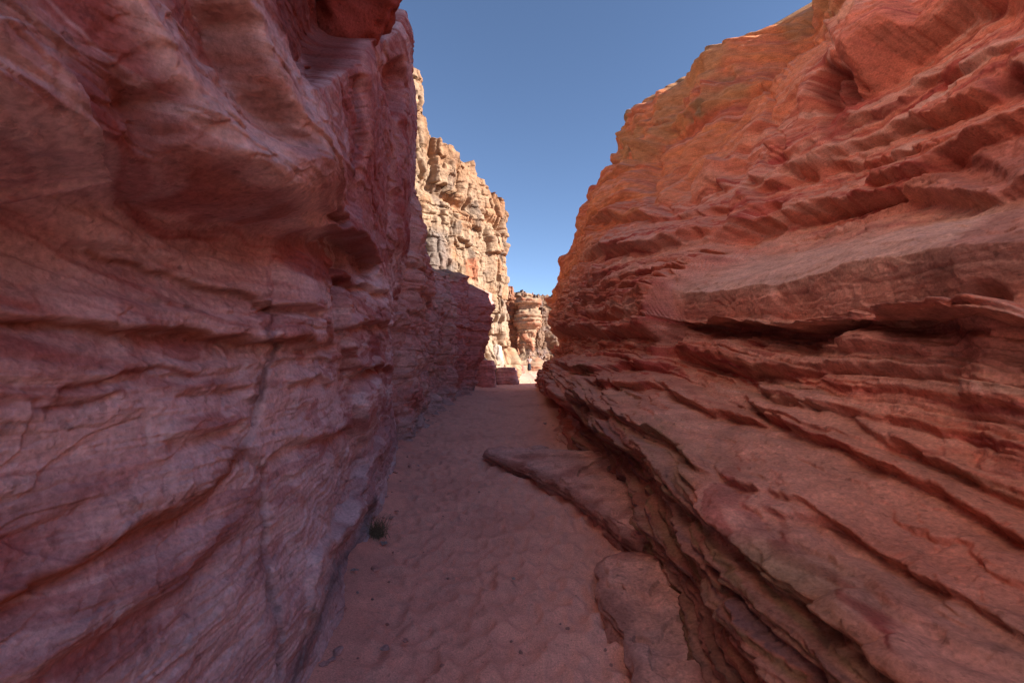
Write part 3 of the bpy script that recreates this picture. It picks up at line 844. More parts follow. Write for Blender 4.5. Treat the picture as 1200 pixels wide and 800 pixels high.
    b3, i3, f3 = beds(b + .015 * fbm(Yg * 3, A * 3, 3., 2), Yg, .035, 33, u_len=.5, rnd_pow=3)
    low = 1 - up
    block_face = sm(1.72, 1.8, b + .21) * (1 - sm(2.9, 3.1, b + .21)) * (1 - sm(6.1, 6.6, Yg))
    calm = 1 - .88 * block_face
    rag = .014 * fbm(Yg * 5, A * 5, 3., 3)
    bz = b + .02 * fbm(Yg * 1.5, A * 1.5, 3., 2) + rag
    s1, j1 = ledges(bz, Yg, .30, 131, 2.0, lip=.8, ragged=.06)
    s2, j2 = ledges(bz, Yg, .085, 132, 1.8, lip=.88, ragged=.05)
    s8, _ = ledges(bz + .01 * fbm(Yg * 2, A * 2, 8., 3), Yg, .055, 138, 1.4, lip=.9, ragged=.04)
    s3, j3 = ledges(bz, Yg, .03, 133, .9, lip=.88, ragged=.05)
    massive = sm(-18, 18, poly_sd(px, py, [(752, 190), (800, 145), (862, 118), (905, 85), (960, 50), (1000, 60), (1040, 80), (965, 160), (880, 205), (840, 245), (760, 250)]))
    farw = sm(8.5, 12, Yg) * (1 - massive)
    nose = sm(-6, 14, poly_sd(px, py, [(940, -40), (1075, -80), (1068, 30), (1030, 75), (1005, 100), (975, 120), (955, 100), (960, 40)]))
    upn = up * (1 - np.maximum(massive, nose))
    lowface = sm(.76, .66, b + .21) * sm(9, 7, Yg)
    s6, _ = ledges(bz, Yg, .055, 136, .9, lip=.92); s7, _ = ledges(bz, Yg, .02, 137, .5, lip=.9)
    dd = low * (.27 * (1 - .8 * lowface) * np.minimum(s1, .8) + .16 * s2 + .08 * s8 + .03 * s3) * calm + lowface * (.085 * s6 + .03 * s7)
    dd += upn * (.12 * b1 * sm(-.4, .4, fbm(Yg * .3, A * .3, 71., 2)) + .035 * b2 + .008 * b3) * (1 - .4 * sm(9, 6, Yg))
    s4, j4 = ledges(b + .07 * fbm(Yg * .5, A * .5, 9., 3), Yg, .75, 134, 4.0, lip=.72, ragged=.05)
    s5, j5 = ledges(b + .03 * fbm(Yg * 1.2, A * 1.2, 9., 3), Yg, .2, 135, 1.5, lip=.8)
    dd += farw * up * (.85 * s4 + .10 * s5) * sm(0, 1, rz[None] - Zg) + farw * low * .25 * joints(j1, Yg, .9, 77, 8) * sm(.3, .6, Zg)
    dd += .04 * joints(i1, Yg, 1.3, 31) * sm(3, 7, Yg) * low * calm
    dd += massive * (.16 * fbm(Yg * .6, A * .5, 93., 3) - .25 * sm(.75, .95, fbm(Yg * .5, A * .15, 95., 2, ridged=True)))
    dd += (.015 * fbm(Yg * 5, P[..., 2] * 7, P[..., 0] * 5, 4) + .03 * fbm(Yg * 1.8, P[..., 2] * 2.6, P[..., 0] * 1.8, 3) * (.4 + .6 * up)) * (1 - .6 * block_face)
    dd -= upn * .075 * np.abs(fbm(Yg * .9 + .25 * A, b * 2.6 - .2 * Yg, 111., 4, gain=.55))
    dd -= (.035 * np.abs(fbm(Yg * 2.6, P[..., 2] * 3.4, P[..., 0] * 2.6, 4, gain=.6)) + .05 * massive * np.abs(fbm(Yg * .8, A * .7, 115., 4))) * (1 - .75 * block_face)
    dd += (.035 * sm(2.3, 3.5, Zg) + .014 * (1 - sm(2.3, 3.5, Zg))) * scars(Yg * .7, P[..., 2] * 1.0, 50 + .6 * P[..., 0], 3.2) + .010 * scars(Yg * 2.6, P[..., 2] * 3.4, 54 + 2 * P[..., 0], 2.5)
    # swept lamination on the upper face
    dd += .035 * upn * (fbm(Yg * .5, b * 4 + .3 * A, 81., 2, ridged=True) - .6) * sm(14, 7, Yg)
    rimk = sm(2.4, .9, rz[None] - Zg) * sm(10, 12, Yg)
    cap = sm(-8, 8, poly_sd(px + 5 * wn2[0], py + 5 * wn2[1], [(700, 195), (715, 140), (750, 90), (830, 50), (870, 20), (930, -20), (1000, -20), (985, 18), (925, 55), (880, 82), (850, 122), (790, 150), (770, 176), (742, 196)]))
    dd += cap * (1.0 * blocky(Yg, A, 61, .8) - .08)
    knob = fbm(Yg * 1.1, A * 1.1, 44., 4)
    dd += rimk * (.42 * knob + .30 * b1 + .30 * joints(i1, Yg, 1.0, 8)) 
    farblk = sm(15, 20, Yg)
    dd += farblk * (.05 * blocky(Yg, Zg, 35, .8))
    dd *= 1 - .6 * sm(1.6, .6, rz[None] - Zg) * sm(12, 13, Yg)
    dd += .55 * sm(3.5, 1.0, rz[None] - Zg) * sm(11.5, 13, Yg) * fbm(Yg * .75, A * .75, 144., 3)
    # hold the top edge where the skyline is
    hold = sm(0, .5, rz[None] - Zg)
    dd *= (.45 + .55 * hold) * sm(-1.5, .8, Yg)
    top_off = (disp + dd)[-1]
    kk = np.hanning(41); kk /= kk.sum()
    top_off = np.convolve(np.pad(top_off, 20, 'edge'), kk, 'valid').astype(f32) * sm(11, 12, Y)
    dd -= top_off[None] * sm(3.0, 0, rz[None] - Zg)
    P = P + nrm * blur(dd, 1)[..., None]
    # ----- colour
    w = fbm(Yg * .4, A * .6, 2., 4)
    q = b + .18 * w
    n1 = fbm(Yg * .2, q * 3.5, 11.0, 5); n2 = fbm(Yg * .6, q * 7.0, 21.0, 3); n3 = fbm(Yg * .7, A * .9, 5.0, 5)
    col = np.broadcast_to(np.array((0.60, 0.205, 0.135), f32), P.shape).astype(f32)
    col = mixc(col, (0.68, 0.37, 0.285), sm(-.05, .4, n1 + .35 * n2 + .2 * n3) * .75)
    col = mixc(col, (0.40, 0.075, 0.065), sm(.12, .55, -n1 + .35 * n2 + .45 * n3) * .8)
    n5 = fbm(Yg * .3, q * 9, 61., 3); n6 = fbm(Yg * .5, q * 22, 67., 2)
    col = mixc(col, (0.72, 0.47, 0.38), sm(.34, .42, n5) * .55)
    col = mixc(col, (0.36, 0.065, 0.06), sm(.36, .44, -n5) * .65 + sm(.42, .5, n6) * .4 * sm(7, 4, Yg))
    # orange upper face, further along
    orange = sm(4.0, 6.0, Zg) * sm(6.5, 10.5, Yg + .35 * (Zg - 6)) + sm(15, 20, Yg) * sm(2.5, 4.5, Zg) * .7
    col = mixc(col, ORANGE, np.clip(orange, 0, 1) * np.clip(.75 + .5 * n1, 0, 1))
    col = mixc(col, (0.60, 0.17, 0.085), .75 * sm(12, 16, Yg) * sm(.1, .6, n3 + .3) * (1 - sm(7, 8.5, Zg)))
    col = mixc(col, OCHRE, np.maximum(rimk * .15, cap) * sm(-.35, .25, knob) * .8)
    col = mixc(col, OLIVE, np.maximum(rimk * .15, cap) * sm(.35, .7, fbm(Yg * 1.4, A * 1.4, 47., 3) + .15) * .7)
    # dark thin beds under the lip, olive crust on the lip itself
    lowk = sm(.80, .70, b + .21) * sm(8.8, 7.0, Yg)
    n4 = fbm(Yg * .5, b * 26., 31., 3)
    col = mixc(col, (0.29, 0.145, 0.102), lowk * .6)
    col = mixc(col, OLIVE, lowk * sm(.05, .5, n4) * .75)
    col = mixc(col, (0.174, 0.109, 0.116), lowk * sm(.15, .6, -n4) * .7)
    crust = np.exp(-((b + .21 - .80) / .075) ** 2) * sm(-.3, .3, fbm(Yg * .9, A * 2., 33., 3)) * sm(10, 8, Yg)
    col = mixc(col, (0.246, 0.189, 0.109), crust * .8)
    col = mixc(col, (0.29, 0.189, 0.116), sm(.2, .6, fbm(Yg * .4, b * 12., 37., 3)) * low * .45 * sm(8, 5, Yg) * (1 - block_face))
    col = mixc(col, (0.66, 0.36, 0.28), block_face * .55)
    # dust on the benches
    nn = normals(P)
    upz = np.abs(nn[..., 2])
    col = mixc(col, (0.623, 0.312, 0.217), sm(.6, .9, upz) * .7 * sm(.6, 1.0, Zg))
    col = stains_and_light(px, py, col, [  # reddened shade painted into the hollows; pale sand on the shelf top
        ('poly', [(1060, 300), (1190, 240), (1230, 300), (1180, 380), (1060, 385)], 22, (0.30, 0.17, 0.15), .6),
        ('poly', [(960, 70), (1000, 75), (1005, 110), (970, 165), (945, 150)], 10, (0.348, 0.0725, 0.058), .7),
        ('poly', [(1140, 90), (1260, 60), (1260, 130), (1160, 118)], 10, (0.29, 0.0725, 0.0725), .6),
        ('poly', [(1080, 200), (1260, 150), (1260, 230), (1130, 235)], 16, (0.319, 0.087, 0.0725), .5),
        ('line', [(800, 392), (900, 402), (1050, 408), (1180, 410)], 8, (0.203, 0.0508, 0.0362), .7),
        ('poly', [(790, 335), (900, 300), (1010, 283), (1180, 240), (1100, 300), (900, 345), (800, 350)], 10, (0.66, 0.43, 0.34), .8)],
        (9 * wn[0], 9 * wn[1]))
    # plateau behind the rim, then down: a solid mass
    last = P[-1:].copy()
    b1_ = last.copy(); b1_[..., 0] += 2.5; b1_[..., 2] += -.3 + 1.75 * sm(14.5, 12.8, Y)
    b2_ = last.copy(); b2_[..., 0] += 14; b2_[..., 2] += -.6 + 2.2 * sm(16.5, 14.5, Y)
    b3_ = b2_.copy(); b3_[..., 2] = -.3
    P = np.concatenate([P, b1_, b2_, b3_]); col = np.concatenate([col, col[-1:], col[-1:], col[-1:]])
    o = grid_obj('cliff', P, M_ROCK, col, flip=True)
    tag(o, 'layered red and orange cliff in shade with thin ledges and a long overhanging block', 'cliff', kind='thing')
make_right_cliff()

# ------------------------------------------------------------------ far end of the gorge
def make_far_wall():
    path = path_interp([(-8, 46), (-1.4, 57), (2, 59.5), (4.5, 61), (13, 64)], [40, 160, 120, 60])
    u = np.concatenate([[0], np.cumsum(np.hypot(*np.diff(path, axis=0).T))]).astype(f32)
    zt = 10.2 + .7 * fbm(u * 1., 2., 5., 3) + .4 * (rnd(np.floor(u / .9).astype(int), 3) - .5)
    Zg = -.2 + np.linspace(0, 1, 260)[:, None].astype(f32) * (zt + .2)[None]
    Ug = np.broadcast_to(u, Zg.shape)
    d = 1.4 * blocky(Ug, Zg, 51, 1.3) + .5 * fbm(Ug * .5, Zg * .2, 7., 3)
    P = np.stack([path[None, :, 0] + .4 * d, path[None, :, 1] - .9 * d, Zg], -1).astype(f32)
    n1 = fbm(Ug * .6, Zg * .6, 3., 5)
    col = np.broadcast_to(np.array((0.17, 0.105, 0.07), f32), P.shape).astype(f32)
    col = mixc(col, (0.17, 0.12, 0.10), sm(0, .5, n1) * .8)
    back = P[-1:].copy(); back[..., 1] += 6; back2 = back.copy(); back2[..., 2] = -.3
    P = np.concatenate([P, back, back2]); col = np.concatenate([col, col[-1:], col[-1:]])
    o = grid_obj('cliff', P, M_FAR, col)
    tag(o, 'rough brown cliff closing the far end of the gorge behind the tall pillar', 'cliff', kind='thing')
make_far_wall()

def lathe_rock(name, cx, cy, prof, mat, seed, colf, amp=.12, sx=1., sy=1., nth=120, nz=200, stepped=True):
    """upright rock: radius profile with blocky relief"""
    zs = np.linspace(prof[0][0], prof[-1][0], nz)
    r = np.interp(zs, [p[0] for p in prof], [p[1] for p in prof])
    ox = np.interp(zs, [p[0] for p in prof], [p[2] if len(p) > 2 else 0 for p in prof])
    th = np.linspace(0, 2 * math.pi, nth)
    T, Z = np.meshgrid(th, zs)
    sq = (np.abs(np.cos(T)) ** 4 + np.abs(np.sin(T)) ** 4) ** -.25
    sq = 1 + .8 * (sq - 1)
    R0 = r[:, None] * sq
    cxs, sns = np.cos(T).astype(f32), np.sin(T).astype(f32)
    n = fbm(cxs * 1.4 + seed, sns * 1.4, Z.astype(f32) * 1.2, 4)
    zz = Z.astype(f32) + .1 * n
    b1, i1, _ = beds(zz, cxs, .45, seed, u_len=.5); b2, _, _ = beds(zz, cxs, .13, seed + 1, u_len=.4)
    n[:, -1] = n[:, 0]; b1[:, -1] = b1[:, 0]; b2[:, -1] = b2[:, 0]
    d = amp * (1.1 * n + 1.2 * b1 + .5 * b2)
    R = np.maximum(R0 + d, .02)
    R[-1] = .02
    P = np.stack([cx + ox[:, None] + R * cxs * sx, cy + R * sns * sy, Z], -1).astype(f32)
    return grid_obj(name, P, mat, colf(P, n), flip=False)

o = lathe_rock('rock_pillar', 1.75, 52, [(-.2, 2.2), (1.1, 1.9), (2.0, 1.05), (3.4, .85), (4.6, 1.0), (5.6, 1.45, .07), (7.0, 1.5, .1), (7.1, 1.2, .1), (7.7, 1.2, .1), (7.75, 1.55, .0), (8.35, 1.5, .0), (8.4, .9, -.3), (9.0, .8, -.4), (9.05, .05, -.4)],
               M_FAR, 71, lambda P, n: mixc(np.broadcast_to(CREAM, P.shape).astype(f32), (0.27, 0.10, 0.055), sm(-.1, .5, n) * .8), amp=.22)
tag(o, 'top heavy rock pillar with a flat cap, part sunlit, at the far end of the gorge', 'rock pillar')
o = lathe_rock('rock_pillar', -.25, 54.5, [(-.2, 1.3), (3, 1.2), (7, 1.2), (8.7, 1.0), (9.3, .55), (10.2, .42), (10.3, .05)],
               M_FAR, 81, lambda P, n: mixc(np.broadcast_to(np.array((0.25, 0.105, 0.06), f32), P.shape).astype(f32), CREAM, sm(.0, .5, n) * .6), amp=.22)
tag(o, 'slim reddish rock pillar with a knob on top, between the sunlit cliff and the capped pillar', 'rock pillar')

def hill(name, x0, x1, y, h, seed):
    X, V = np.meshgrid(np.linspace(x0, x1, 160), np.linspace(0, 1, 60))
    X, V = X.astype(f32), V.astype(f32)
    top = h * (.75 + .3 * fbm(X * .06, 1., float(seed), 4))
    Y = y + 25 * (V - .5) + 2.5 * fbm(X * .12, V * 3, 4., 3)
    Z = top * np.sin(np.pi * V) ** .7 + .8 * fbm(X * .2, V * 7, 9., 4)
    Z[0] = -.5; Z[-1] = -.5
    n = fbm(X * .15, V * 5, 2., 4)
    col = mixc(np.broadcast_to(np.array((0.13, 0.10, 0.085), f32), X.shape + (3,)).astype(f32), (0.20, 0.14, 0.10), sm(-.2, .5, n))
    return tag(grid_obj(name, np.stack([X, Y, Z], -1), M_FAR, col), kind='structure')
hill('hills', -60, 80, 130, 23, 3)

# ------------------------------------------------------------------ low rocks on the floor
def plan_slab(name, outline, hfun, mat, colf, res=.02, edge=.05, seed=1):
    xs = [p[0] for p in outline]; ys = [p[1] for p in outline]
    gx = np.arange(min(xs) - .15, max(xs) + .15, res); gy = np.arange(min(ys) - .15, max(ys) + .15, res)
    X, Y = np.meshgrid(gx, gy); X, Y = X.astype(f32), Y.astype(f32)
    n = fbm(X * 2.5, Y * 2.5, float(seed), 4)
    sd = poly_sd(X, Y, outline) + .05 * n
    H = hfun(X, Y, sd)
    st = sm(0, edge * .5, sd) * .45 + sm(edge * .7, edge * 1.2, sd) * .25 + sm(edge * 1.6, edge * 2.6, sd) * .3
    Z = -.09 + (H + .09) * st + .012 * fbm(X * 6, Y * 9, 3., 4) * st + .02 * n * st
    keep = (sd > -.06); keep = keep[:-1, :-1] | keep[1:, 1:]
    P = np.stack([X, Y, Z], -1)
    return grid_obj(name, P, mat, colf(P, n, sd), keep=keep)

def slab_col(P, n, sd):
    c = np.broadcast_to(np.array((0.507, 0.246, 0.203), f32), P.shape).astype(f32)
    c = mixc(c, (0.58, 0.348, 0.304), sm(0, .5, n) * .6)
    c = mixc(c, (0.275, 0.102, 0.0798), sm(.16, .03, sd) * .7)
    return c
def floor_rock(name, edge, wall, prof, base, smooth=41):
    edge, wall = np.array(edge), np.array(wall)
    d = np.concatenate([[0], np.cumsum(np.hypot(*np.diff(edge, axis=0).T))])
    m = 900
    sN = np.linspace(0, d[-1], m)
    E = np.stack([np.interp(sN, d, edge[:, k]) for k in (0, 1)], -1); W = np.stack([np.interp(sN, d, wall[:, k]) for k in (0, 1)], -1)
    ker = np.hanning(smooth); ker /= ker.sum()
    E = np.stack([np.convolve(np.pad(E[:, k], smooth // 2, 'edge'), ker, 'valid') for k in (0, 1)], -1)
    tt = np.concatenate([np.linspace(0, 8, 70), np.linspace(8, 13, 110)[1:]])
    inn = np.interp(tt, range(14), [p[0] for p in prof])[:, None]; hz = np.interp(tt, range(14), [p[1] for p in prof])[:, None]
    D = W - E; L = np.hypot(D[:, 0], D[:, 1])
    s32 = sN.astype(f32)[None]
    wob = .10 * fbm(s32 * 1.6, tt[:, None].astype(f32) * .1, 3., 4)
    k = np.clip((inn + wob) / L[None], -.2, 1)
    X = E[None, :, 0] + D[None, :, 0] * k; Y = E[None, :, 1] + D[None, :, 1] * k
    tall = 1 + .35 * sm(5.6, 4.6, Y) + .1 * sm(6.5, 7.2, Y)
    X, Y = X.astype(f32), Y.astype(f32)
    s6, _ = ledges((hz + .015 * fbm(X * 3, Y * 3, 1., 3)).astype(f32) + 0 * X, s32 + 0 * X, .035, 7, 1.)
    X = X - .05 * s6 * (inn < .2)
    hz = np.where(inn > .2, .165 + (hz - .165) * (1 - .75 * sm(5.2, 6.6, Y)), hz)
    tall = np.where(inn > .5, 1, tall)
    Z = hz * tall + .02 * fbm(X * 2.5, Y * 2.5, 5., 4) * (inn > .04) + .05 * np.round(fbm(X * 1.2, Y * 1.1, 15., 3) * 1.6) / 1.6 * (inn > .1)
    Z = Z + .012 * fbm(X * 8, Y * 8, 5., 3)
    P = np.stack([X, Y, Z], -1).astype(f32)
    nn = fbm(X * 1.5, Y * 1.5, 3., 4)
    c = np.broadcast_to(np.array(base, f32), P.shape).astype(f32)
    c = mixc(c, (0.58, 0.36, 0.31), sm(0, .5, nn) * .6); c = mixc(c, (.36, .12, .09), sm(.1, .6, -nn) * .6)
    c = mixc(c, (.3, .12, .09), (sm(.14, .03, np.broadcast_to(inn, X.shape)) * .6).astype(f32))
    return grid_obj(name, P, M_ROCK, c)
o = floor_rock('rock_shelf',
    [(1.02, 3.45), (.86, 3.6), (.83, 3.9), (.74, 4.5), (.52, 5.25), (.22, 5.95), (-.06, 6.5), (-.30, 6.85), (-.42, 7.1), (-.38, 7.35), (-.18, 7.4), (.2, 7.15), (.65, 6.85), (1.0, 6.6)],
    [(1.5, 3.45), (1.6, 3.6), (1.6, 3.9), (1.6, 4.5), (1.6, 5.25), (1.6, 5.95), (1.6, 6.3), (1.6, 6.5), (1.6, 6.6), (1.6, 6.65), (1.6, 6.7), (1.6, 6.75), (1.6, 6.8), (1.6, 6.9)],
    [(.10, -.08), (.07, -.01), (.045, .03), (.05, .05), (.012, .065), (.0, .10), (.015, .125), (.05, .14), (.12, .155), (.3, .18), (.6, .24), (.9, .30), (1.3, .36), (2.2, .40)], (0.72, 0.39, 0.31))
tag(o, 'low curved rock shelf with a dark undercut edge jutting onto the sand path', 'rock')
o = floor_rock('rock_slab',
    [(.40, .5), (.52, 1.3), (.60, 2.2), (.585, 2.6), (.55, 3.05), (.585, 3.35), (.70, 3.56), (.95, 3.56), (1.2, 3.5)],
    [(1.5, .5), (1.5, 1.3), (1.5, 2.2), (1.5, 2.5), (1.5, 2.8), (1.5, 3.0), (1.5, 3.1), (1.5, 3.2), (1.5, 3.3)],
    [(.04, -.06), (.03, -.01), (.018, .01), (.02, .02), (.0, .03), (-.004, .042), (.01, .052), (.03, .058), (.08, .062), (.2, .07), (.4, .09), (.6, .12), (.8, .16), (1.2, .20)], (0.78, 0.42, 0.32), 81)
tag(o, 'flat dusty rock slab with a low edge, lying nearest at the foot of the layered cliff', 'rock')

def boulder(name, loc, size, seed, mat, colour, sub=5, rough=.22, cuts=7):
    bm = bmesh.new()
    bmesh.ops.create_icosphere(bm, subdivisions=sub, radius=1)
    V = np.array([v.co[:] for v in bm.verts], f32)
    rs = np.random.RandomState(seed)
    for _ in range(cuts):
        d = rs.normal(size=3); d /= np.linalg.norm(d); h = rs.uniform(.55, .85)
        k = V @ d.astype(f32)
        V = V - np.maximum(k - h, 0)[:, None] * d.astype(f32) * .9
    n = fbm(V[:, 0] * 1.3 + seed, V[:, 1] * 1.3, V[:, 2] * 1.6, 5)
    b2, _, _ = beds(V[:, 2] + .1 * n, V[:, 0], .3, seed, u_len=.8)
    V = V * (1 + rough * n * .6 + .10 * b2)[:, None]
    V = V * np.array(size, f32)
    for v, c in zip(bm.verts, V): v.co = c
    for f in bm.faces: f.smooth = True
    me = bpy.data.meshes.new(name); bm.to_mesh(me); bm.free()
    c = np.broadcast_to(np.array(colour, f32), V.shape).astype(f32)
    c = mixc(c, np.array(colour, f32) * .55, sm(0, .6, n) * .7)
    set_col(me, c); me.materials.append(mat)
    ob = bpy.data.objects.new(name, me); ob.location = loc
    ob.rotation_euler = (0, 0, rs.uniform(0, 6))
    COL.objects.link(ob)
    return ob

o = boulder('wedged_boulder', (-1.40, 3.75, 4.78), (.50, .62, .62), 15, M_SMOOTH, (0.36, 0.10, 0.08), cuts=16, rough=.35)
tag(o, 'dark red boulder wedged under the roof of the overhanging cliff', 'boulder')

def at(px, py, z=0.0):
    y = (EYE - z) * F / (py - HOR)
    return ((px - 600) * y / F, y, z)

STONES = [(487, 487, .42, (0.435, 0.334, 0.312), 'squarish pale grey stone at the foot of the low cliff'),
          (500, 474, .30, (0.406, 0.29, 0.275), 'rounded grey stone lying behind the squarish pale one'),
          (512, 470, .36, (0.29, 0.232, 0.225), 'dark grey stone half buried at the foot of the low cliff'),
          (528, 467, .30, (0.435, 0.304, 0.29), 'pale stone at the end of the row below the low cliff'),
          (474, 498, .36, (0.392, 0.217, 0.189), 'reddish stone beside the squarish pale grey stone, close to the overhanging cliff')]
for k, (px, py, s, c, lab) in enumerate(STONES):
    x, y, z = at(px, py)
    o = boulder('stone', (x - s * .5, y + s * .6, s * .22), (s * .75, s * .8, s * .55), 30 + k, M_ROCK, c, sub=4)
    tag(o, lab, 'stone', 'stones along the foot of the low cliff')

BLOCKS = [(-1.55, 25.6, .55, (.65, .6, .95), (0.66, 0.30, 0.26), 'square pink rock block in shade below the sunlit cliff'),
          (-.35, 28.2, .30, (.75, .6, .75), (0.60, 0.32, 0.28), 'low mauve rock beside the square pink block'),
          (.62, 46.2, .2, (.8, .7, 1.0), (0.34, 0.13, 0.10), 'small red rock in front of the standing person'),
          (-.95, 28.8, 1.6, (.55, .5, .95), (0.50, 0.40, 0.33), 'big pale boulder leaning at the foot of the sunlit cliff')]
for k, (x, y, z, s, c, lab) in enumerate(BLOCKS):
    if k < 2:
        h = z + s[2]
        o = lathe_rock('boulder', x, y, [(-.2, s[0] * 1.02), (h * .45, s[0]), (h * .5, s[0] * .93), (h * .8, s[0] * .9), (h * .84, s[0] * .8), (h, s[0] * .72), (h + .02, .05)], M_FAR, 62 + k * 5,
                       lambda P, n, c=c: mixc(np.broadcast_to(np.array(c, f32), P.shape).astype(f32), np.array(c, f32) * .6, sm(0, .5, n) * .6), amp=.07)
        tag(o, lab, 'boulder'); continue
    o = boulder('boulder', (x, y, z), s, 60 + k, M_FAR, c, sub=5, cuts=12)
    tag(o, lab, 'boulder')

o = plan_slab('rock_terrace', [(-2.2, 47.5), (-.6, 46.5), (.9, 48.6), (2.4, 49.6), (4.5, 50), (5.5, 54), (-2.8, 54)],
              lambda X, Y, sd: .45 + .4 * sm(.3, .5, sd) + .5 * sm(1.0, 1.25, sd) + .35 * sm(1.9, 2.1, sd), M_FAR,
              lambda P, n, sd: mixc(np.broadcast_to(np.array((0.29, 0.19, 0.125), f32), P.shape).astype(f32), (0.36, 0.2, 0.16), sm(0, .5, n) * .7), res=.06, edge=.15, seed=9)
tag(o, 'stepped pale rock terrace at the foot of the far pillars', 'rock')

# ------------------------------------------------------------------ plants
def plain(name, c, rough=.85):
    m = bpy.data.materials.new(name); m.use_nodes = True
    nt = m.node_tree; b = nt.nodes['Principled BSDF']
    n = N(nt, 'ShaderNodeTexNoise'); n.inputs['Scale'].default_value = 18; n.inputs['Detail'].default_value = 5
    r = N(nt, 'ShaderNodeValToRGB')
    r.color_ramp.elements[0].position = .3; r.color_ramp.elements[1].position = .7
    r.color_ramp.elements[0].color = (*[v * .65 for v in c], 1); r.color_ramp.elements[1].color = (*[min(v * 1.3, .85) for v in c], 1)
    nt.links.new(n.outputs['Fac'], r.inputs['Fac']); nt.links.new(r.outputs[0], b.inputs['Base Color'])
    b.inputs['Roughness'].default_value = rough; b.inputs['Specular IOR Level'].default_value = .2
    return m

def tubes_mesh(name, strands, mat, sides=4, parent=None):
    vs, fs = [], []
    for pts, r0, r1 in strands:
        n = len(pts); base = len(vs)
        for i, p in enumerate(pts):
            p = Vector(p)
            d = Vector(pts[min(i + 1, n - 1)]) - Vector(pts[max(i - 1, 0)])
            d.normalize()
            a = d.orthogonal().normalized(); bb = d.cross(a)
            r = r0 + (r1 - r0) * i / (n - 1)
            for s in range(sides):
                t = 2 * math.pi * s / sides
                vs.append(p + a * (r * math.cos(t)) + bb * (r * math.sin(t)))
        for i in range(n - 1):
            for s in range(sides):
                s2 = (s + 1) % sides
                fs.append((base + i * sides + s, base + i * sides + s2, base + (i + 1) * sides + s2, base + (i + 1) * sides + s))
    me = bpy.data.meshes.new(name); me.from_pydata([v[:] for v in vs], [], fs); me.materials.append(mat)
    ob = bpy.data.objects.new(name, me); COL.objects.link(ob)
    if parent: ob.parent = parent
    return ob

rg = random.Random(3)
def tuft(rng, h, spread, n, c=(0, 0, 0), droop=.3):
    out = []
    for _ in range(n):
        a = rng.uniform(0, 6.28); s = rng.uniform(.1, 1) * spread; hh = h * rng.uniform(.4, 1)
        bx, by = rng.gauss(0, spread * .25), rng.gauss(0, spread * .25)
        pts = []
        for i in range(5):
            t = i / 4
            pts.append((c[0] + bx + math.cos(a) * s * t ** 1.4 + rng.gauss(0, .004), c[1] + by + math.sin(a) * s * t ** 1.4, c[2] + hh * (t - droop * t ** 3 * s / spread)))
        out.append((pts, .0022, .0007))
    return out

x, y, z = at(440, 640)
sh = bpy.data.objects.new('desert_shrub', None); COL.objects.link(sh); sh.location = (x - .02, y + .1, .04)
tag(sh, 'small dusty green grass tuft at the foot of the overhanging cliff', 'shrub')
tubes_mesh('leaves', tuft(rg, .22, .15, 150), plain('dusty_green', (0.20, 0.18, 0.11)), parent=sh)
tubes_mesh('stem', tuft(rg, .16, .10, 40), plain('dry_stem', (0.30, 0.22, 0.15)), parent=sh)

def dead_bush():
    rng = random.Random(11); st = []
    def grow(p, d, L, r, k):
        q = p + d * L
        st.append(([p[:], (p + d * (L * .5) + Vector((rng.gauss(0, .03), rng.gauss(0, .03), 0)))[:], q[:]], r, r * .6))
        if k:
            for _ in range(rng.choice((2, 3, 3))):
                nd = (d + Vector((rng.gauss(0, .5), rng.gauss(0, .5), rng.gauss(.05, .35)))).normalized()
                grow(q, nd, L * rng.uniform(.6, .85), r * .62, k - 1)
    for _ in range(6):
        grow(Vector((rng.gauss(0, .15), rng.gauss(0, .1), 0)), Vector((rng.gauss(0, .5), rng.gauss(0, .4), 1)).normalized(), .42, .03, 4)
    return st
o = tubes_mesh('dead_bush', dead_bush(), plain('bleached_wood', (0.42, 0.33, 0.29)))
o.location = (3.0, 51.2, 1.5); o.scale = (1.3, 1.3, 1.1)
tag(o, 'leafless bleached bush growing by the far pillars', 'bush')

# ------------------------------------------------------------------ person far up the gorge
def skin_body(name, joints_, edges, mat, parent, sub=2):
    me = bpy.data.meshes.new(name)
    me.from_pydata([j[0] for j in joints_], edges, [])
    ob = bpy.data.objects.new(name, me); COL.objects.link(ob)
    ob.modifiers.new('skin', 'SKIN'); 
    for v, j in zip(me.skin_vertices[0].data, joints_):
        v.radius = (j[1], j[2] if len(j) > 2 else j[1])
    me.skin_vertices[0].data[0].use_root = True
    s = ob.modifiers.new('sub', 'SUBSURF'); s.levels = sub; s.render_levels = sub
    dg = bpy.context.evaluated_depsgraph_get()
    m2 = bpy.data.meshes.new_from_object(ob.evaluated_get(dg))
    ob.modifiers.clear(); ob.data = m2
    m2.materials.clear(); m2.materials.append(mat)
    for p in m2.polygons: p.use_smooth = True
    if parent: ob.parent = parent
    return ob

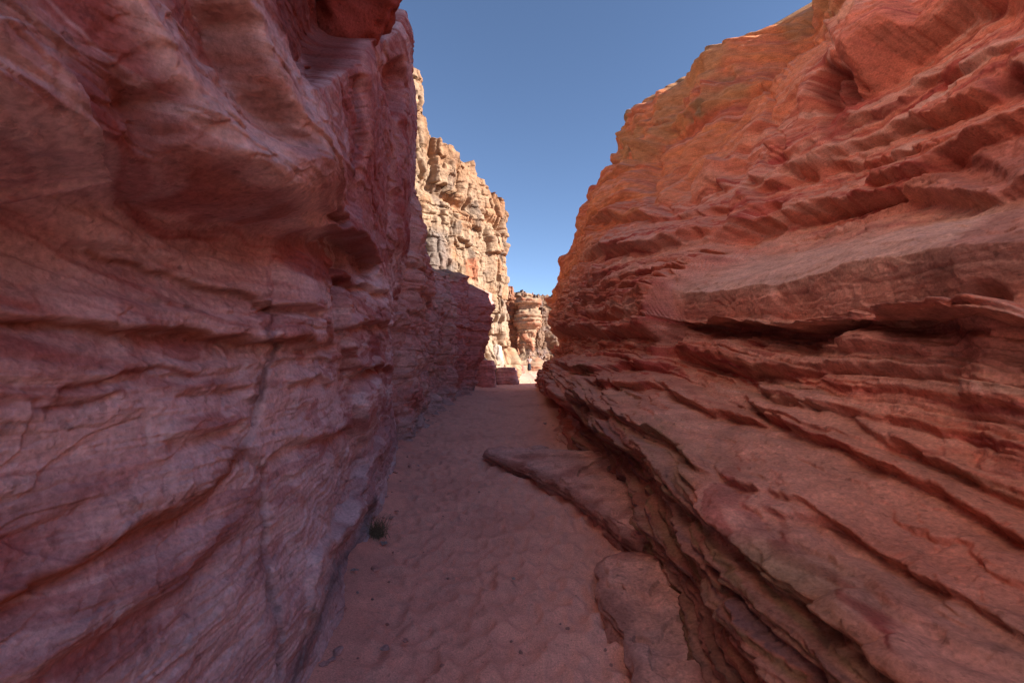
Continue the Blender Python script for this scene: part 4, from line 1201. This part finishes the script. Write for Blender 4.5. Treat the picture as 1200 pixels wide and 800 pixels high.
def make_person(loc):
    root = bpy.data.objects.new('person', None); COL.objects.link(root); root.location = loc
    tag(root, 'person in pale top and long dark skirt standing by the far rocks', 'person')
    skin = plain('skin', (0.35, 0.2, 0.14))
    J = [((0, 0, .95), .13, .10), ((0, 0, 1.18), .12, .09), ((0, 0, 1.40), .14, .09), ((0, 0, 1.50), .05), ((0, -.01, 1.60), .085, .10), ((0, 0, 1.70), .06, .075),
         ((.17, 0, 1.40), .05), ((.23, .02, 1.15), .042), ((.24, -.06, .93), .034), ((.245, -.09, .84), .03, .018),
         ((-.17, 0, 1.40), .05), ((-.22, .02, 1.15), .042), ((-.20, -.10, .96), .034), ((-.19, -.14, .88), .03, .018),
         ((.09, 0, .85), .085), ((.10, -.01, .48), .06), ((.10, .02, .08), .042), ((.10, -.12, .035), .035, .028),
         ((-.09, 0, .85), .085), ((-.10, -.05, .48), .06), ((-.10, -.03, .08), .042), ((-.10, -.17, .035), .035, .028)]
    E = [(0, 1), (1, 2), (2, 3), (3, 4), (4, 5), (2, 6), (6, 7), (7, 8), (8, 9), (2, 10), (10, 11), (11, 12), (12, 13), (0, 14), (14, 15), (15, 16), (16, 17), (0, 18), (18, 19), (19, 20), (20, 21)]
    skin_body('body', J, E, skin, root)
    skin_body('shirt', [((0, 0, .98), .155, .125), ((0, 0, 1.2), .145, .115), ((0, 0, 1.42), .16, .11), ((.18, 0, 1.41), .068), ((.235, .02, 1.14), .058), ((-.18, 0, 1.41), .068), ((-.225, .02, 1.14), .058)],
              [(0, 1), (1, 2), (2, 3), (3, 4), (2, 5), (5, 6)], plain('pale_cloth', (0.40, 0.34, 0.32)), root)
    skin_body('skirt', [((0, 0, 1.02), .15, .12), ((0, 0, .75), .19, .16), ((0, -.01, .4), .22, .19), ((0, -.01, .14), .25, .22)], [(0, 1), (1, 2), (2, 3)], plain('dark_cloth', (0.02, 0.02, 0.03)), root)
    skin_body('hair', [((0, .03, 1.58), .085, .085), ((0, .02, 1.68), .09, .10), ((0, .05, 1.45), .06, .05)], [(0, 1), (0, 2)], plain('dark_hair', (0.02, 0.014, 0.012)), root)
    return root
make_person((1.84, 48.6, float(ground_z(np.array(1.84, f32), np.array(48.6, f32))) + .02))

# ------------------------------------------------------------------ litter and pebbles on the sand
def scrap(loc, w, h, seed, label):
    rng = random.Random(seed)
    bm = bmesh.new()
    n = 6
    vs = [[bm.verts.new(((i / n - .5) * w, (j / n - .5) * h, .008 + .012 * rng.random())) for i in range(n + 1)] for j in range(n + 1)]
    for j in range(n):
        for i in range(n):
            bm.faces.new((vs[j][i], vs[j][i + 1], vs[j + 1][i + 1], vs[j + 1][i]))
    r = bmesh.ops.solidify(bm, geom=bm.faces[:], thickness=.002)
    me = bpy.data.meshes.new('paper_scrap'); bm.to_mesh(me); bm.free()
    me.materials.append(M_PAPER)
    o = bpy.data.objects.new('paper_scrap', me); o.location = loc; o.rotation_euler = (0, 0, rng.uniform(0, 3)); COL.objects.link(o)
    tag(o, label, 'litter')
M_PAPER = plain('crumpled_paper', (0.5, 0.48, 0.46))
def on_sand(px, py, up=0.0):
    x, y, _ = at(px, py)
    return (x, y, float(ground_z(np.array(x, f32), np.array(y, f32))) + up)
scrap(on_sand(450, 641, .0), .07, .05, 1, 'crumpled white paper scrap lying beside the green tuft')
scrap(on_sand(416, 681, .01), .03, .05, 2, 'tiny white paper scrap close to the foot of the overhanging cliff')
scrap(on_sand(602, 678, -.005), .035, .025, 4, 'tiny white scrap on bare sand in the middle of the path')

proto = None
rp = random.Random(21)
for k in range(36):
    px = rp.uniform(380, 720); py = 455 + 340 * rp.random() ** .8
    x, y, _ = at(px, py)
    l, r = np.interp(y, LEFT_Y, LEFT_X), np.interp(y, RIGHT_Y, RIGHT_X)
    if not l + .12 < x < r - .35: 
        x = l + rp.uniform(.08, .5)
    if proto is None:
        o = proto = boulder('pebble', (0, 0, 0), (.008, .006, .0045), 90, M_ROCK, (0.40, 0.22, 0.18), sub=2)
        tag(o, 'small dark pebble lying loose on the sand path', 'pebble', 'pebbles scattered on the sand')
    else:
        o = proto.copy(); COL.objects.link(o)
    s = rp.uniform(.5, 1.7) * (1 + y * .1)
    o.scale = (s, s, s); o.rotation_euler = (0, 0, rp.uniform(0, 6))
    o.location = (x, y, float(ground_z(np.array(x, f32), np.array(y, f32))) + .004)

protos = []
rc = random.Random(77)
for k in range(100):
    y = 1.3 * (22 / 1.3) ** rc.random()
    l, r = np.interp(y, LEFT_Y, LEFT_X), np.interp(y, RIGHT_Y, RIGHT_X)
    x = l + abs(rc.gauss(.02, .16)) + .06 if k % 3 else r - abs(rc.gauss(0, .18)) - .06
    if len(protos) < 4:
        o = boulder('rock_chip', (0, 0, 0), (.034, .024, .014), 190 + k, M_ROCK, (0.62, 0.33, 0.27) if k % 2 else (0.55, 0.36, 0.33), sub=3, cuts=12)
        protos.append(o)
    else:
        o = protos[k % 4].copy(); COL.objects.link(o)
    tag(o, 'small angular rock chip lying in the sand at the foot of a cliff', 'stone', 'rock chips fallen at the foot of the cliffs')
    s_ = rc.choice((.25, .3, .4, .5, .7, 1.0)) * (1 + y * .06)
    o.scale = (s_, s_, s_); o.rotation_euler = (rc.gauss(0, .3), rc.gauss(0, .3), rc.uniform(0, 6))
    o.location = (x, y, float(ground_z(np.array(x, f32), np.array(y, f32))) + .006 * s_)
